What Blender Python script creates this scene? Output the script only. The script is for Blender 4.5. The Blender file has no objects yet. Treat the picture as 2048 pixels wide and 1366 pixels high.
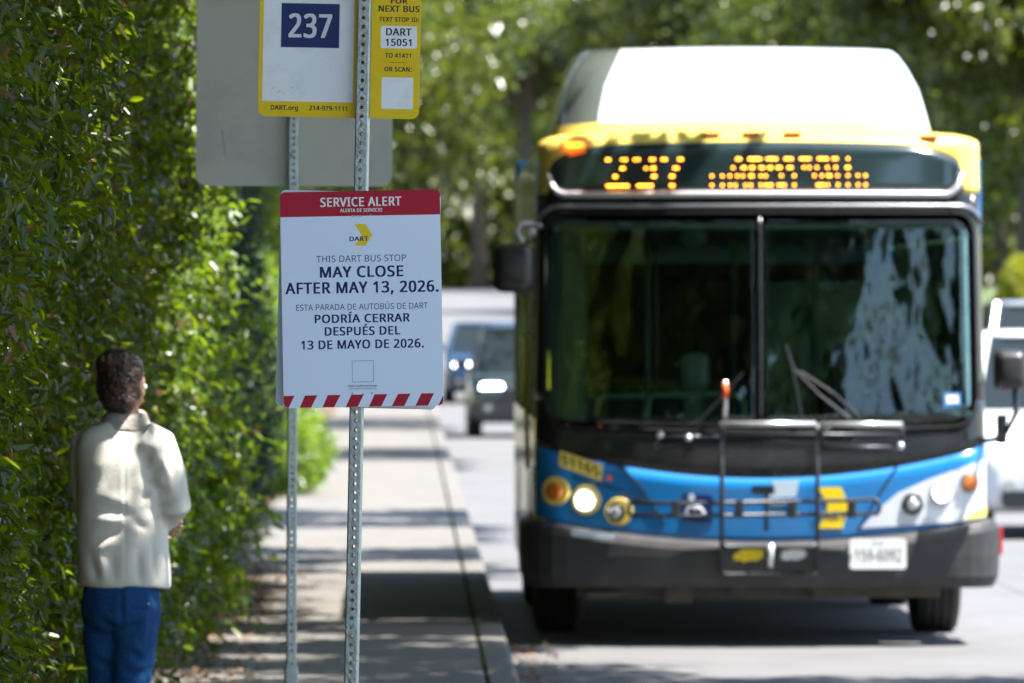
import bpy, bmesh, math, random
import numpy as np
from mathutils import Vector, Matrix, noise
R = math.radians
S = bpy.context.scene
C = S.collection
rng = np.random.default_rng(7)
random.seed(7)

# ------------------------------------------------------------------ camera
FPX, VX, VY, CAMH = 300 / 36 * 2048, 812.0, 620.0, 1.8      # level telephoto view along +Y
cd = bpy.data.cameras.new("camera")
cam = bpy.data.objects.new("camera", cd)
C.objects.link(cam)
cam.location = (0, 0, CAMH)
cam.rotation_euler = (R(90), 0, 0)
cd.sensor_width = 36
cd.lens = 300
cd.shift_x = (1024 - VX) / 2048
cd.shift_y = -(683 - VY) / 2048
cd.clip_start = 0.5
cd.clip_end = 6000
cd.dof.use_dof = True
cd.dof.focus_distance = 24.25
cd.dof.aperture_fstop = 300 / 34.0
S.camera = cam

# ------------------------------------------------------------------ light
TOSUN = Vector((0.38, -0.11, 0.90)).normalized()
w = bpy.data.worlds.new("World")
S.world = w
w.use_nodes = True
nt = w.node_tree
bg = nt.nodes["Background"]
sky = nt.nodes.new("ShaderNodeTexSky")
sky.sky_type = 'NISHITA'
sky.sun_disc = False
sky.sun_elevation = math.asin(TOSUN.z)
sky.sun_rotation = math.atan2(TOSUN.x, TOSUN.y)
sky.air_density = 1.0
sky.dust_density = 0.8
nt.links.new(sky.outputs[0], bg.inputs[0])
bg.inputs[1].default_value = 0.105
sl = bpy.data.lights.new("sun", 'SUN')
sl.energy = 5.0
sl.angle = R(0.53)
sl.color = (1.0, 0.95, 0.88)
so = bpy.data.objects.new("sun", sl)
C.objects.link(so)
so.rotation_euler = TOSUN.to_track_quat('Z', 'Y').to_euler()
so.location = (20, -10, 40)
S.view_settings.view_transform = 'Standard'
S.view_settings.look = 'None'
S.view_settings.gamma = 1
S.view_settings.use_curve_mapping = False
S.view_settings.exposure = 1.9
S.cycles.use_denoising = True
S.cycles.max_bounces = 8
S.cycles.transparent_max_bounces = 16
S.cycles.sample_clamp_indirect = 6
S.cycles.caustics_reflective = False
S.cycles.caustics_refractive = False

# ------------------------------------------------------------------ materials
MATS = {}


def nodes(name):
    m = bpy.data.materials.new(name)
    m.use_nodes = True
    MATS[name] = m
    t = m.node_tree
    return m, t, t.nodes["Principled BSDF"]


def mat(name, col, rough=0.5, metal=0.0, var=0.12, scale=8.0, bump=0.0, bscale=60.0, coat=0.0, detail=4,
        dirt=None, dscale=2.0, damt=0.5, spec=None):
    """painted / plain material: two-scale noise variation of the colour, optional dirt and bump"""
    m, t, b = nodes(name)
    N, L = t.nodes, t.links
    tc = N.new("ShaderNodeTexCoord")
    nz = N.new("ShaderNodeTexNoise")
    nz.inputs["Scale"].default_value = scale
    nz.inputs["Detail"].default_value = detail
    L.new(tc.outputs["Object"], nz.inputs["Vector"])
    mix = N.new("ShaderNodeMix")
    mix.data_type = 'RGBA'
    mix.inputs["A"].default_value = [c * (1 - var) for c in col] + [1]
    mix.inputs["B"].default_value = [min(1, c * (1 + var)) for c in col] + [1]
    L.new(nz.outputs["Fac"], mix.inputs["Factor"])
    out = mix.outputs["Result"]
    if dirt:
        n2 = N.new("ShaderNodeTexNoise")
        n2.inputs["Scale"].default_value = dscale
        n2.inputs["Detail"].default_value = 6
        n2.inputs["Roughness"].default_value = 0.65
        L.new(tc.outputs["Object"], n2.inputs["Vector"])
        rp = N.new("ShaderNodeValToRGB")
        rp.color_ramp.elements[0].position = 0.48
        rp.color_ramp.elements[1].position = 0.72
        rp.color_ramp.elements[1].color = (damt, damt, damt, 1)
        L.new(n2.outputs["Fac"], rp.inputs["Fac"])
        m2 = N.new("ShaderNodeMix")
        m2.data_type = 'RGBA'
        L.new(rp.outputs["Color"], m2.inputs["Factor"])
        L.new(out, m2.inputs["A"])
        m2.inputs["B"].default_value = list(dirt) + [1]
        out = m2.outputs["Result"]
    L.new(out, b.inputs["Base Color"])
    b.inputs["Roughness"].default_value = rough
    b.inputs["Metallic"].default_value = metal
    if coat:
        b.inputs["Coat Weight"].default_value = coat
        b.inputs["Coat Roughness"].default_value = 0.05
    if spec is not None:
        b.inputs["Specular IOR Level"].default_value = spec
    if bump:
        n3 = N.new("ShaderNodeTexNoise")
        n3.inputs["Scale"].default_value = bscale
        n3.inputs["Detail"].default_value = 5
        L.new(tc.outputs["Object"], n3.inputs["Vector"])
        bp = N.new("ShaderNodeBump")
        bp.inputs["Strength"].default_value = bump
        bp.inputs["Distance"].default_value = 0.02
        L.new(n3.outputs["Fac"], bp.inputs["Height"])
        L.new(bp.outputs["Normal"], b.inputs["Normal"])
    return m


def emis(name, col, strength):
    m, t, b = nodes(name)
    b.inputs["Base Color"].default_value = list(col) + [1]
    b.inputs["Emission Color"].default_value = list(col) + [1]
    b.inputs["Emission Strength"].default_value = strength
    return m


def glass(name, tint, rough=0.02, ior=1.5):
    m, t, b = nodes(name)
    N, L = t.nodes, t.links
    N.remove(b)
    fr = N.new("ShaderNodeFresnel")
    fr.inputs["IOR"].default_value = ior
    tr = N.new("ShaderNodeBsdfTransparent")
    tr.inputs["Color"].default_value = list(tint) + [1]
    gl = N.new("ShaderNodeBsdfGlossy")
    gl.inputs["Roughness"].default_value = rough
    mx = N.new("ShaderNodeMixShader")
    L.new(fr.outputs[0], mx.inputs[0])
    L.new(tr.outputs[0], mx.inputs[1])
    L.new(gl.outputs[0], mx.inputs[2])
    # slightly wavy pane
    tc = N.new("ShaderNodeTexCoord")
    nz = N.new("ShaderNodeTexNoise")
    nz.inputs["Scale"].default_value = 1.6
    nz.inputs["Detail"].default_value = 3
    mp = N.new("ShaderNodeMapping")
    mp.inputs["Rotation"].default_value = (0, R(42), 0)
    mp.inputs["Scale"].default_value = (1.3, 1.0, 0.6)
    L.new(tc.outputs["Object"], mp.inputs["Vector"])
    L.new(mp.outputs["Vector"], nz.inputs["Vector"])
    bp = N.new("ShaderNodeBump")
    bp.inputs["Strength"].default_value = 0.75
    bp.inputs["Distance"].default_value = 0.05
    L.new(nz.outputs["Fac"], bp.inputs["Height"])
    L.new(bp.outputs["Normal"], gl.inputs["Normal"])
    L.new(mx.outputs[0], N["Material Output"].inputs["Surface"])
    return m


def leafmat(name, dark, light, trans, rough=0.32, tw=0.4, odd=None, oddamt=0.03):
    """leaf: glossy upper skin, light shining through; every leaf its own tint"""
    m, t, b = nodes(name)
    N, L = t.nodes, t.links
    g = N.new("ShaderNodeNewGeometry")
    rp = N.new("ShaderNodeValToRGB")
    e = rp.color_ramp.elements
    e[0].color = list(dark) + [1]
    e[1].color = list(light) + [1]
    e[1].position = 0.95 - oddamt if odd else 1.0
    if odd:
        k = rp.color_ramp.elements.new(1.0 - oddamt)
        k.color = list(odd) + [1]
    L.new(g.outputs["Random Per Island"], rp.inputs["Fac"])
    L.new(rp.outputs["Color"], b.inputs["Base Color"])
    b.inputs["Roughness"].default_value = rough
    tl = N.new("ShaderNodeBsdfTranslucent")
    hs = N.new("ShaderNodeMix")
    hs.data_type = 'RGBA'
    hs.inputs["Factor"].default_value = 0.25
    hs.inputs["A"].default_value = list(trans) + [1]
    L.new(rp.outputs["Color"], hs.inputs["B"])
    L.new(hs.outputs["Result"], tl.inputs["Color"])
    mx = N.new("ShaderNodeMixShader")
    mx.inputs[0].default_value = tw
    L.new(b.outputs[0], mx.inputs[1])
    L.new(tl.outputs[0], mx.inputs[2])
    L.new(mx.outputs[0], N["Material Output"].inputs["Surface"])
    return m


mat("concrete", (0.138, 0.130, 0.118), 0.85, var=0.16, scale=3.0, bump=0.35, bscale=45, dirt=(0.075, 0.068, 0.058), dscale=1.6, damt=0.65)
mat("road_concrete", (0.118, 0.118, 0.122), 0.82, var=0.14, scale=2.0, bump=0.3, bscale=40, dirt=(0.065, 0.065, 0.065), dscale=0.7, damt=0.6)
mat("joint", (0.05, 0.045, 0.035), 0.95, var=0.3)
mat("soil", (0.10, 0.07, 0.045), 0.95, var=0.4, scale=20, bump=0.8, bscale=30, dirt=(0.2, 0.15, 0.1), dscale=8)
mat("grass_ground", (0.06, 0.09, 0.025), 0.95, var=0.4, scale=1.5, bump=0.8, bscale=15)
mat("bark", (0.10, 0.08, 0.06), 0.95, var=0.4, scale=10, bump=1.0, bscale=25)
mat("core_brown", (0.07, 0.05, 0.03), 0.9, var=0.3)
mat("galvanised", (0.42, 0.47, 0.48), 0.42, metal=0.75, var=0.22, scale=35, bump=0.15, bscale=90, dirt=(0.16, 0.17, 0.16), dscale=14, damt=0.45)
mat("weathered_aluminium", (0.62, 0.62, 0.57), 0.5, metal=0.1, var=0.12, scale=4, dirt=(0.38, 0.39, 0.37), dscale=3, damt=0.6)
mat("sign_yellow", (0.82, 0.56, 0.01), 0.4, var=0.05, scale=6, dirt=(0.4, 0.28, 0.05), dscale=25, damt=0.15, spec=0.18)
mat("sign_white", (0.86, 0.86, 0.86), 0.4, var=0.04, scale=5, dirt=(0.45, 0.44, 0.42), dscale=18, damt=0.25, spec=0.18)
mat("sign_grey_white", (0.7, 0.7, 0.7), 0.4, var=0.03, spec=0.18)
mat("sign_blue", (0.015, 0.03, 0.13), 0.4, var=0.08, spec=0.18)
mat("print_navy", (0.012, 0.02, 0.11), 0.5, var=0.05, spec=0.18)
mat("print_black", (0.012, 0.014, 0.03), 0.5, var=0.05, spec=0.18)
mat("poster_white", (0.75, 0.84, 0.97), 0.35, var=0.03, scale=3, spec=0.18)
mat("poster_red", (0.42, 0.008, 0.035), 0.35, var=0.06, scale=5, spec=0.18)
mat("poster_yellow", (0.85, 0.62, 0.02), 0.4, var=0.04, spec=0.18)
mat("white_plastic", (0.75, 0.77, 0.8), 0.35)
mat("black_plastic", (0.018, 0.018, 0.02), 0.38, var=0.2)
mat("display_glass", (0.018, 0.034, 0.038), 0.12, var=0.2, coat=0.8)
mat("display_trim", (0.6, 0.61, 0.64), 0.35, metal=0.5)
mat("bumper_rubber", (0.024, 0.024, 0.027), 0.55, var=0.15, scale=5, dirt=(0.1, 0.095, 0.085), dscale=3, damt=0.35)
mat("bus_black", (0.012, 0.012, 0.014), 0.22, var=0.2, dirt=(0.05, 0.045, 0.04), dscale=4, damt=0.4)
mat("bus_blue", (0.004, 0.17, 0.47), 0.28, var=0.07, scale=3, coat=0.6, dirt=(0.03, 0.13, 0.3), dscale=4, damt=0.3)
mat("bus_yellow", (0.80, 0.60, 0.12), 0.3, var=0.05, scale=3, coat=0.5, dirt=(0.6, 0.5, 0.2), dscale=5, damt=0.3)
mat("bus_white", (0.62, 0.66, 0.74), 0.3, var=0.04, scale=3, coat=0.5, dirt=(0.4, 0.4, 0.42), dscale=4, damt=0.3)
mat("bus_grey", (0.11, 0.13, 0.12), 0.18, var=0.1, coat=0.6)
mat("silver_trim", (0.34, 0.35, 0.38), 0.35, metal=0.7, var=0.1)
mat("rack_steel", (0.05, 0.055, 0.06), 0.4, metal=0.6, var=0.2)
mat("rack_bright", (0.7, 0.72, 0.75), 0.3, metal=0.7, var=0.1)
mat("undercarriage", (0.12, 0.11, 0.09), 0.8, var=0.4, scale=12)
mat("seal_rubber", (0.012, 0.012, 0.013), 0.7, spec=0.2)
mat("tyre", (0.025, 0.025, 0.025), 0.75, var=0.2)
mat("rim_metal", (0.4, 0.4, 0.4), 0.35, metal=0.8)
mat("interior_dark", (0.05, 0.055, 0.055), 0.7, var=0.15)
mat("interior_panel", (0.22, 0.28, 0.26), 0.6, var=0.1)
mat("seat_fabric", (0.02, 0.05, 0.14), 0.8, var=0.2)
mat("grab_yellow", (0.6, 0.5, 0.03), 0.4)
mat("grab_green", (0.25, 0.42, 0.36), 0.4)
mat("amber_lens", (0.55, 0.13, 0.01), 0.2, var=0.15, scale=60, coat=0.5)
mat("clear_lens", (0.45, 0.47, 0.46), 0.12, metal=0.6, var=0.3, scale=50)
mat("orange_cap", (0.8, 0.12, 0.02), 0.4)
mat("shirt_navy", (0.015, 0.04, 0.16), 0.8)
mat("skin", (0.42, 0.22, 0.14), 0.5, var=0.12, scale=25)
mat("skin_dark", (0.16, 0.08, 0.05), 0.5, var=0.12, scale=25)
mat("hair_dark", (0.045, 0.018, 0.011), 0.38, var=0.6, scale=60, bump=0.6, bscale=90)
mat("wool_cream", (0.84, 0.80, 0.72), 0.95, var=0.04, scale=30, bump=0.25, bscale=220, spec=0.1)
mat("wool_trim", (0.55, 0.50, 0.44), 0.95, var=0.1, scale=60, bump=0.5, bscale=160, spec=0.1)
mat("denim", (0.014, 0.07, 0.21), 0.85, var=0.25, scale=14, bump=0.4, bscale=130, dirt=(0.03, 0.12, 0.30), dscale=6, damt=0.5, spec=0.15)
mat("shoe", (0.08, 0.07, 0.065), 0.6)
mat("gold", (0.8, 0.55, 0.2), 0.2, metal=1)
mat("eye_white", (0.7, 0.7, 0.68), 0.2)
mat("eye_dark", (0.02, 0.012, 0.01), 0.1)
mat("lip", (0.35, 0.12, 0.1), 0.5)
mat("car_white", (0.72, 0.74, 0.77), 0.25, var=0.03, coat=0.8)
mat("car_black", (0.02, 0.03, 0.03), 0.2, var=0.1, coat=0.8)
mat("car_blue", (0.012, 0.04, 0.09), 0.2, var=0.1, coat=0.8)
mat("car_silver", (0.35, 0.37, 0.38), 0.25, metal=0.5, coat=0.6)
mat("car_glass", (0.012, 0.018, 0.02), 0.12, var=0.1, spec=0.35)
mat("reflective_red", (0.6, 0.03, 0.02), 0.3)
mat("sticker_blue", (0.05, 0.2, 0.45), 0.4)
mat("pale_patch", (0.55, 0.66, 0.78), 0.35, var=0.08)
mat("box_green", (0.3, 0.36, 0.34), 0.5, var=0.1)
emis("headlight_on", (1.0, 0.97, 0.9), 34)
emis("lamp_reflector", (0.95, 0.93, 0.85), 0.10)
emis("led_amber", (1.0, 0.30, 0.02), 4.6)
emis("marker_on", (1.0, 0.16, 0.01), 3.0)
emis("far_headlight", (1.0, 0.99, 0.93), 4)
glass("windscreen_glass", (0.60, 0.76, 0.70), ior=1.68)
glass("side_glass", (0.22, 0.27, 0.25), ior=1.55)
leafmat("hedge_leaf", (0.006, 0.018, 0.004), (0.044, 0.074, 0.008), (0.38, 0.52, 0.006), 0.28, 0.38, odd=(0.20, 0.05, 0.03), oddamt=0.02)
leafmat("dark_shrub_leaf", (0.012, 0.030, 0.014), (0.03, 0.06, 0.03), (0.06, 0.14, 0.04), 0.5, 0.2)
leafmat("bright_shrub_leaf", (0.05, 0.10, 0.012), (0.10, 0.17, 0.02), (0.36, 0.52, 0.02), 0.35, 0.45)
leafmat("oak_leaf", (0.011, 0.020, 0.005), (0.076, 0.096, 0.013), (0.28, 0.35, 0.02), 0.26, 0.30)
leafmat("pale_leaf", (0.035, 0.06, 0.012), (0.10, 0.13, 0.025), (0.32, 0.42, 0.04), 0.35, 0.3)
leafmat("yellow_leaf", (0.16, 0.20, 0.02), (0.26, 0.28, 0.02), (0.6, 0.62, 0.04), 0.4, 0.4)
leafmat("litter_leaf", (0.10, 0.05, 0.025), (0.30, 0.18, 0.09), (0.3, 0.15, 0.05), 0.7, 0.1)

# ------------------------------------------------------------------ helpers
def P(px, py, d):
    """point at depth d that the photograph shows at (px, py)"""
    return Vector(((px - VX) / FPX * d, d, CAMH - (py - VY) / FPX * d))


def tag(o, label=None, cat=None, group=None, kind=None):
    if label: o["label"] = label
    if cat: o["category"] = cat
    if group: o["group"] = group
    if kind: o["kind"] = kind
    return o


def empty(name, loc, rot=(0, 0, 0), label=None, cat=None, group=None, kind=None, parent=None):
    o = bpy.data.objects.new(name, None)
    C.objects.link(o)
    o.location = loc
    o.rotation_euler = rot
    o.empty_display_size = 0.2
    if parent: o.parent = parent
    return tag(o, label, cat, group, kind)


def link(name, me, m, parent=None, smooth=False, bevel=0, seg=2, solid=0, loc=None, rot=None):
    o = bpy.data.objects.new(name, me)
    C.objects.link(o)
    if m and not me.materials:
        me.materials.append(MATS[m] if isinstance(m, str) else m)
    if parent: o.parent = parent
    if smooth:
        me.polygons.foreach_set("use_smooth", [True] * len(me.polygons))
    if solid:
        md = o.modifiers.new("solid", 'SOLIDIFY')
        md.thickness = abs(solid)
        md.offset = -1 if solid > 0 else 1
    if bevel:
        md = o.modifiers.new("bevel", 'BEVEL')
        md.width = bevel
        md.segments = seg
        md.limit_method = 'ANGLE'
        md.angle_limit = R(40)
    if loc is not None: o.location = loc
    if rot is not None: o.rotation_euler = rot
    return o


class MB:
    def __init__(s):
        s.v, s.f = [], []

    def add(s, vs, fs):
        n = len(s.v)
        s.v += [tuple(v) for v in vs]
        s.f += [tuple(i + n for i in f) for f in fs]
        return s

    def box(s, c, d, rot=None):
        hx, hy, hz = d[0] / 2, d[1] / 2, d[2] / 2
        vs = [Vector((x, y, z)) for x in (-hx, hx) for y in (-hy, hy) for z in (-hz, hz)]
        if rot is not None:
            vs = [rot @ v for v in vs]
        c = Vector(c)
        return s.add([v + c for v in vs], [(0, 1, 3, 2), (4, 6, 7, 5), (0, 4, 5, 1), (2, 3, 7, 6), (0, 2, 6, 4), (1, 5, 7, 3)])

    def tube(s, pts, r, n=10, cap=True):
        pts = [Vector(p) for p in pts]
        rs = r if isinstance(r, (list, tuple)) else [r] * len(pts)
        ring = []
        up = None
        for i, p in enumerate(pts):
            t = (pts[min(i + 1, len(pts) - 1)] - pts[max(i - 1, 0)]).normalized()
            if up is None:
                up = Vector((0, 0, 1)) if abs(t.z) < 0.9 else Vector((1, 0, 0))
            a = t.cross(up).normalized()
            b = a.cross(t).normalized()
            up = b
            ring.append([p + (a * math.cos(2 * math.pi * k / n) + b * math.sin(2 * math.pi * k / n)) * rs[i] for k in range(n)])
        vs = [v for rg in ring for v in rg]
        fs = []
        for i in range(len(pts) - 1):
            for k in range(n):
                k2 = (k + 1) % n
                fs.append((i * n + k, i * n + k2, (i + 1) * n + k2, (i + 1) * n + k))
        if cap:
            fs.append(tuple(range(n))[::-1])
            fs.append(tuple((len(pts) - 1) * n + k for k in range(n)))
        return s.add(vs, fs)

    def prism(s, poly, a, b, f):
        """poly: 2-D points; f(u, v, w) -> 3-D; extruded from w=a to w=b"""
        n = len(poly)
        vs = [f(u, v, a) for u, v in poly] + [f(u, v, b) for u, v in poly]
        fs = [tuple(range(n))[::-1], tuple(range(n, 2 * n))]
        for i in range(n):
            j = (i + 1) % n
            fs.append((i, j, n + j, n + i))
        return s.add(vs, fs)

    def loft(s, rings, cap=True):
        n = len(rings[0])
        vs = [v for r_ in rings for v in r_]
        fs = []
        for i in range(len(rings) - 1):
            for k in range(n):
                k2 = (k + 1) % n
                fs.append((i * n + k, i * n + k2, (i + 1) * n + k2, (i + 1) * n + k))
        if cap:
            fs.append(tuple(range(n))[::-1])
            fs.append(tuple((len(rings) - 1) * n + k for k in range(n)))
        return s.add(vs, fs)

    def lathe(s, prof, c, axis, n=32):
        """prof: (distance along axis, radius)"""
        axis = Vector(axis).normalized()
        a = axis.cross(Vector((0, 0, 1)) if abs(axis.z) < 0.9 else Vector((1, 0, 0))).normalized()
        b = axis.cross(a)
        c = Vector(c)
        rings = [[c + axis * h + (a * math.cos(2 * math.pi * k / n) + b * math.sin(2 * math.pi * k / n)) * r_ for k in range(n)] for h, r_ in prof]
        return s.loft(rings)

    def mesh(s, name="mesh"):
        me = bpy.data.meshes.new(name)
        me.from_pydata(s.v, [], s.f)
        me.update()
        return me

    def build(s, name, m, parent=None, recalc=True, **k):
        me = s.mesh(name)
        if recalc:
            bm = bmesh.new()
            bm.from_mesh(me)
            bmesh.ops.recalc_face_normals(bm, faces=bm.faces)
            bm.to_mesh(me)
            bm.free()
        return link(name, me, m, parent, **k)


def rrect(x0, y0, x1, y1, r, n=5):
    pts = []
    for cx, cy, a0 in ((x1 - r, y1 - r, 0), (x0 + r, y1 - r, 90), (x0 + r, y0 + r, 180), (x1 - r, y0 + r, 270)):
        for k in range(n + 1):
            a = R(a0 + 90 * k / n)
            pts.append((cx + r * math.cos(a), cy + r * math.sin(a)))
    return pts


def copy_tree(o, parent=None):
    c = o.copy()
    C.objects.link(c)
    if parent: c.parent = parent
    for ch in o.children:
        copy_tree(ch, c)
    return c


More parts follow.
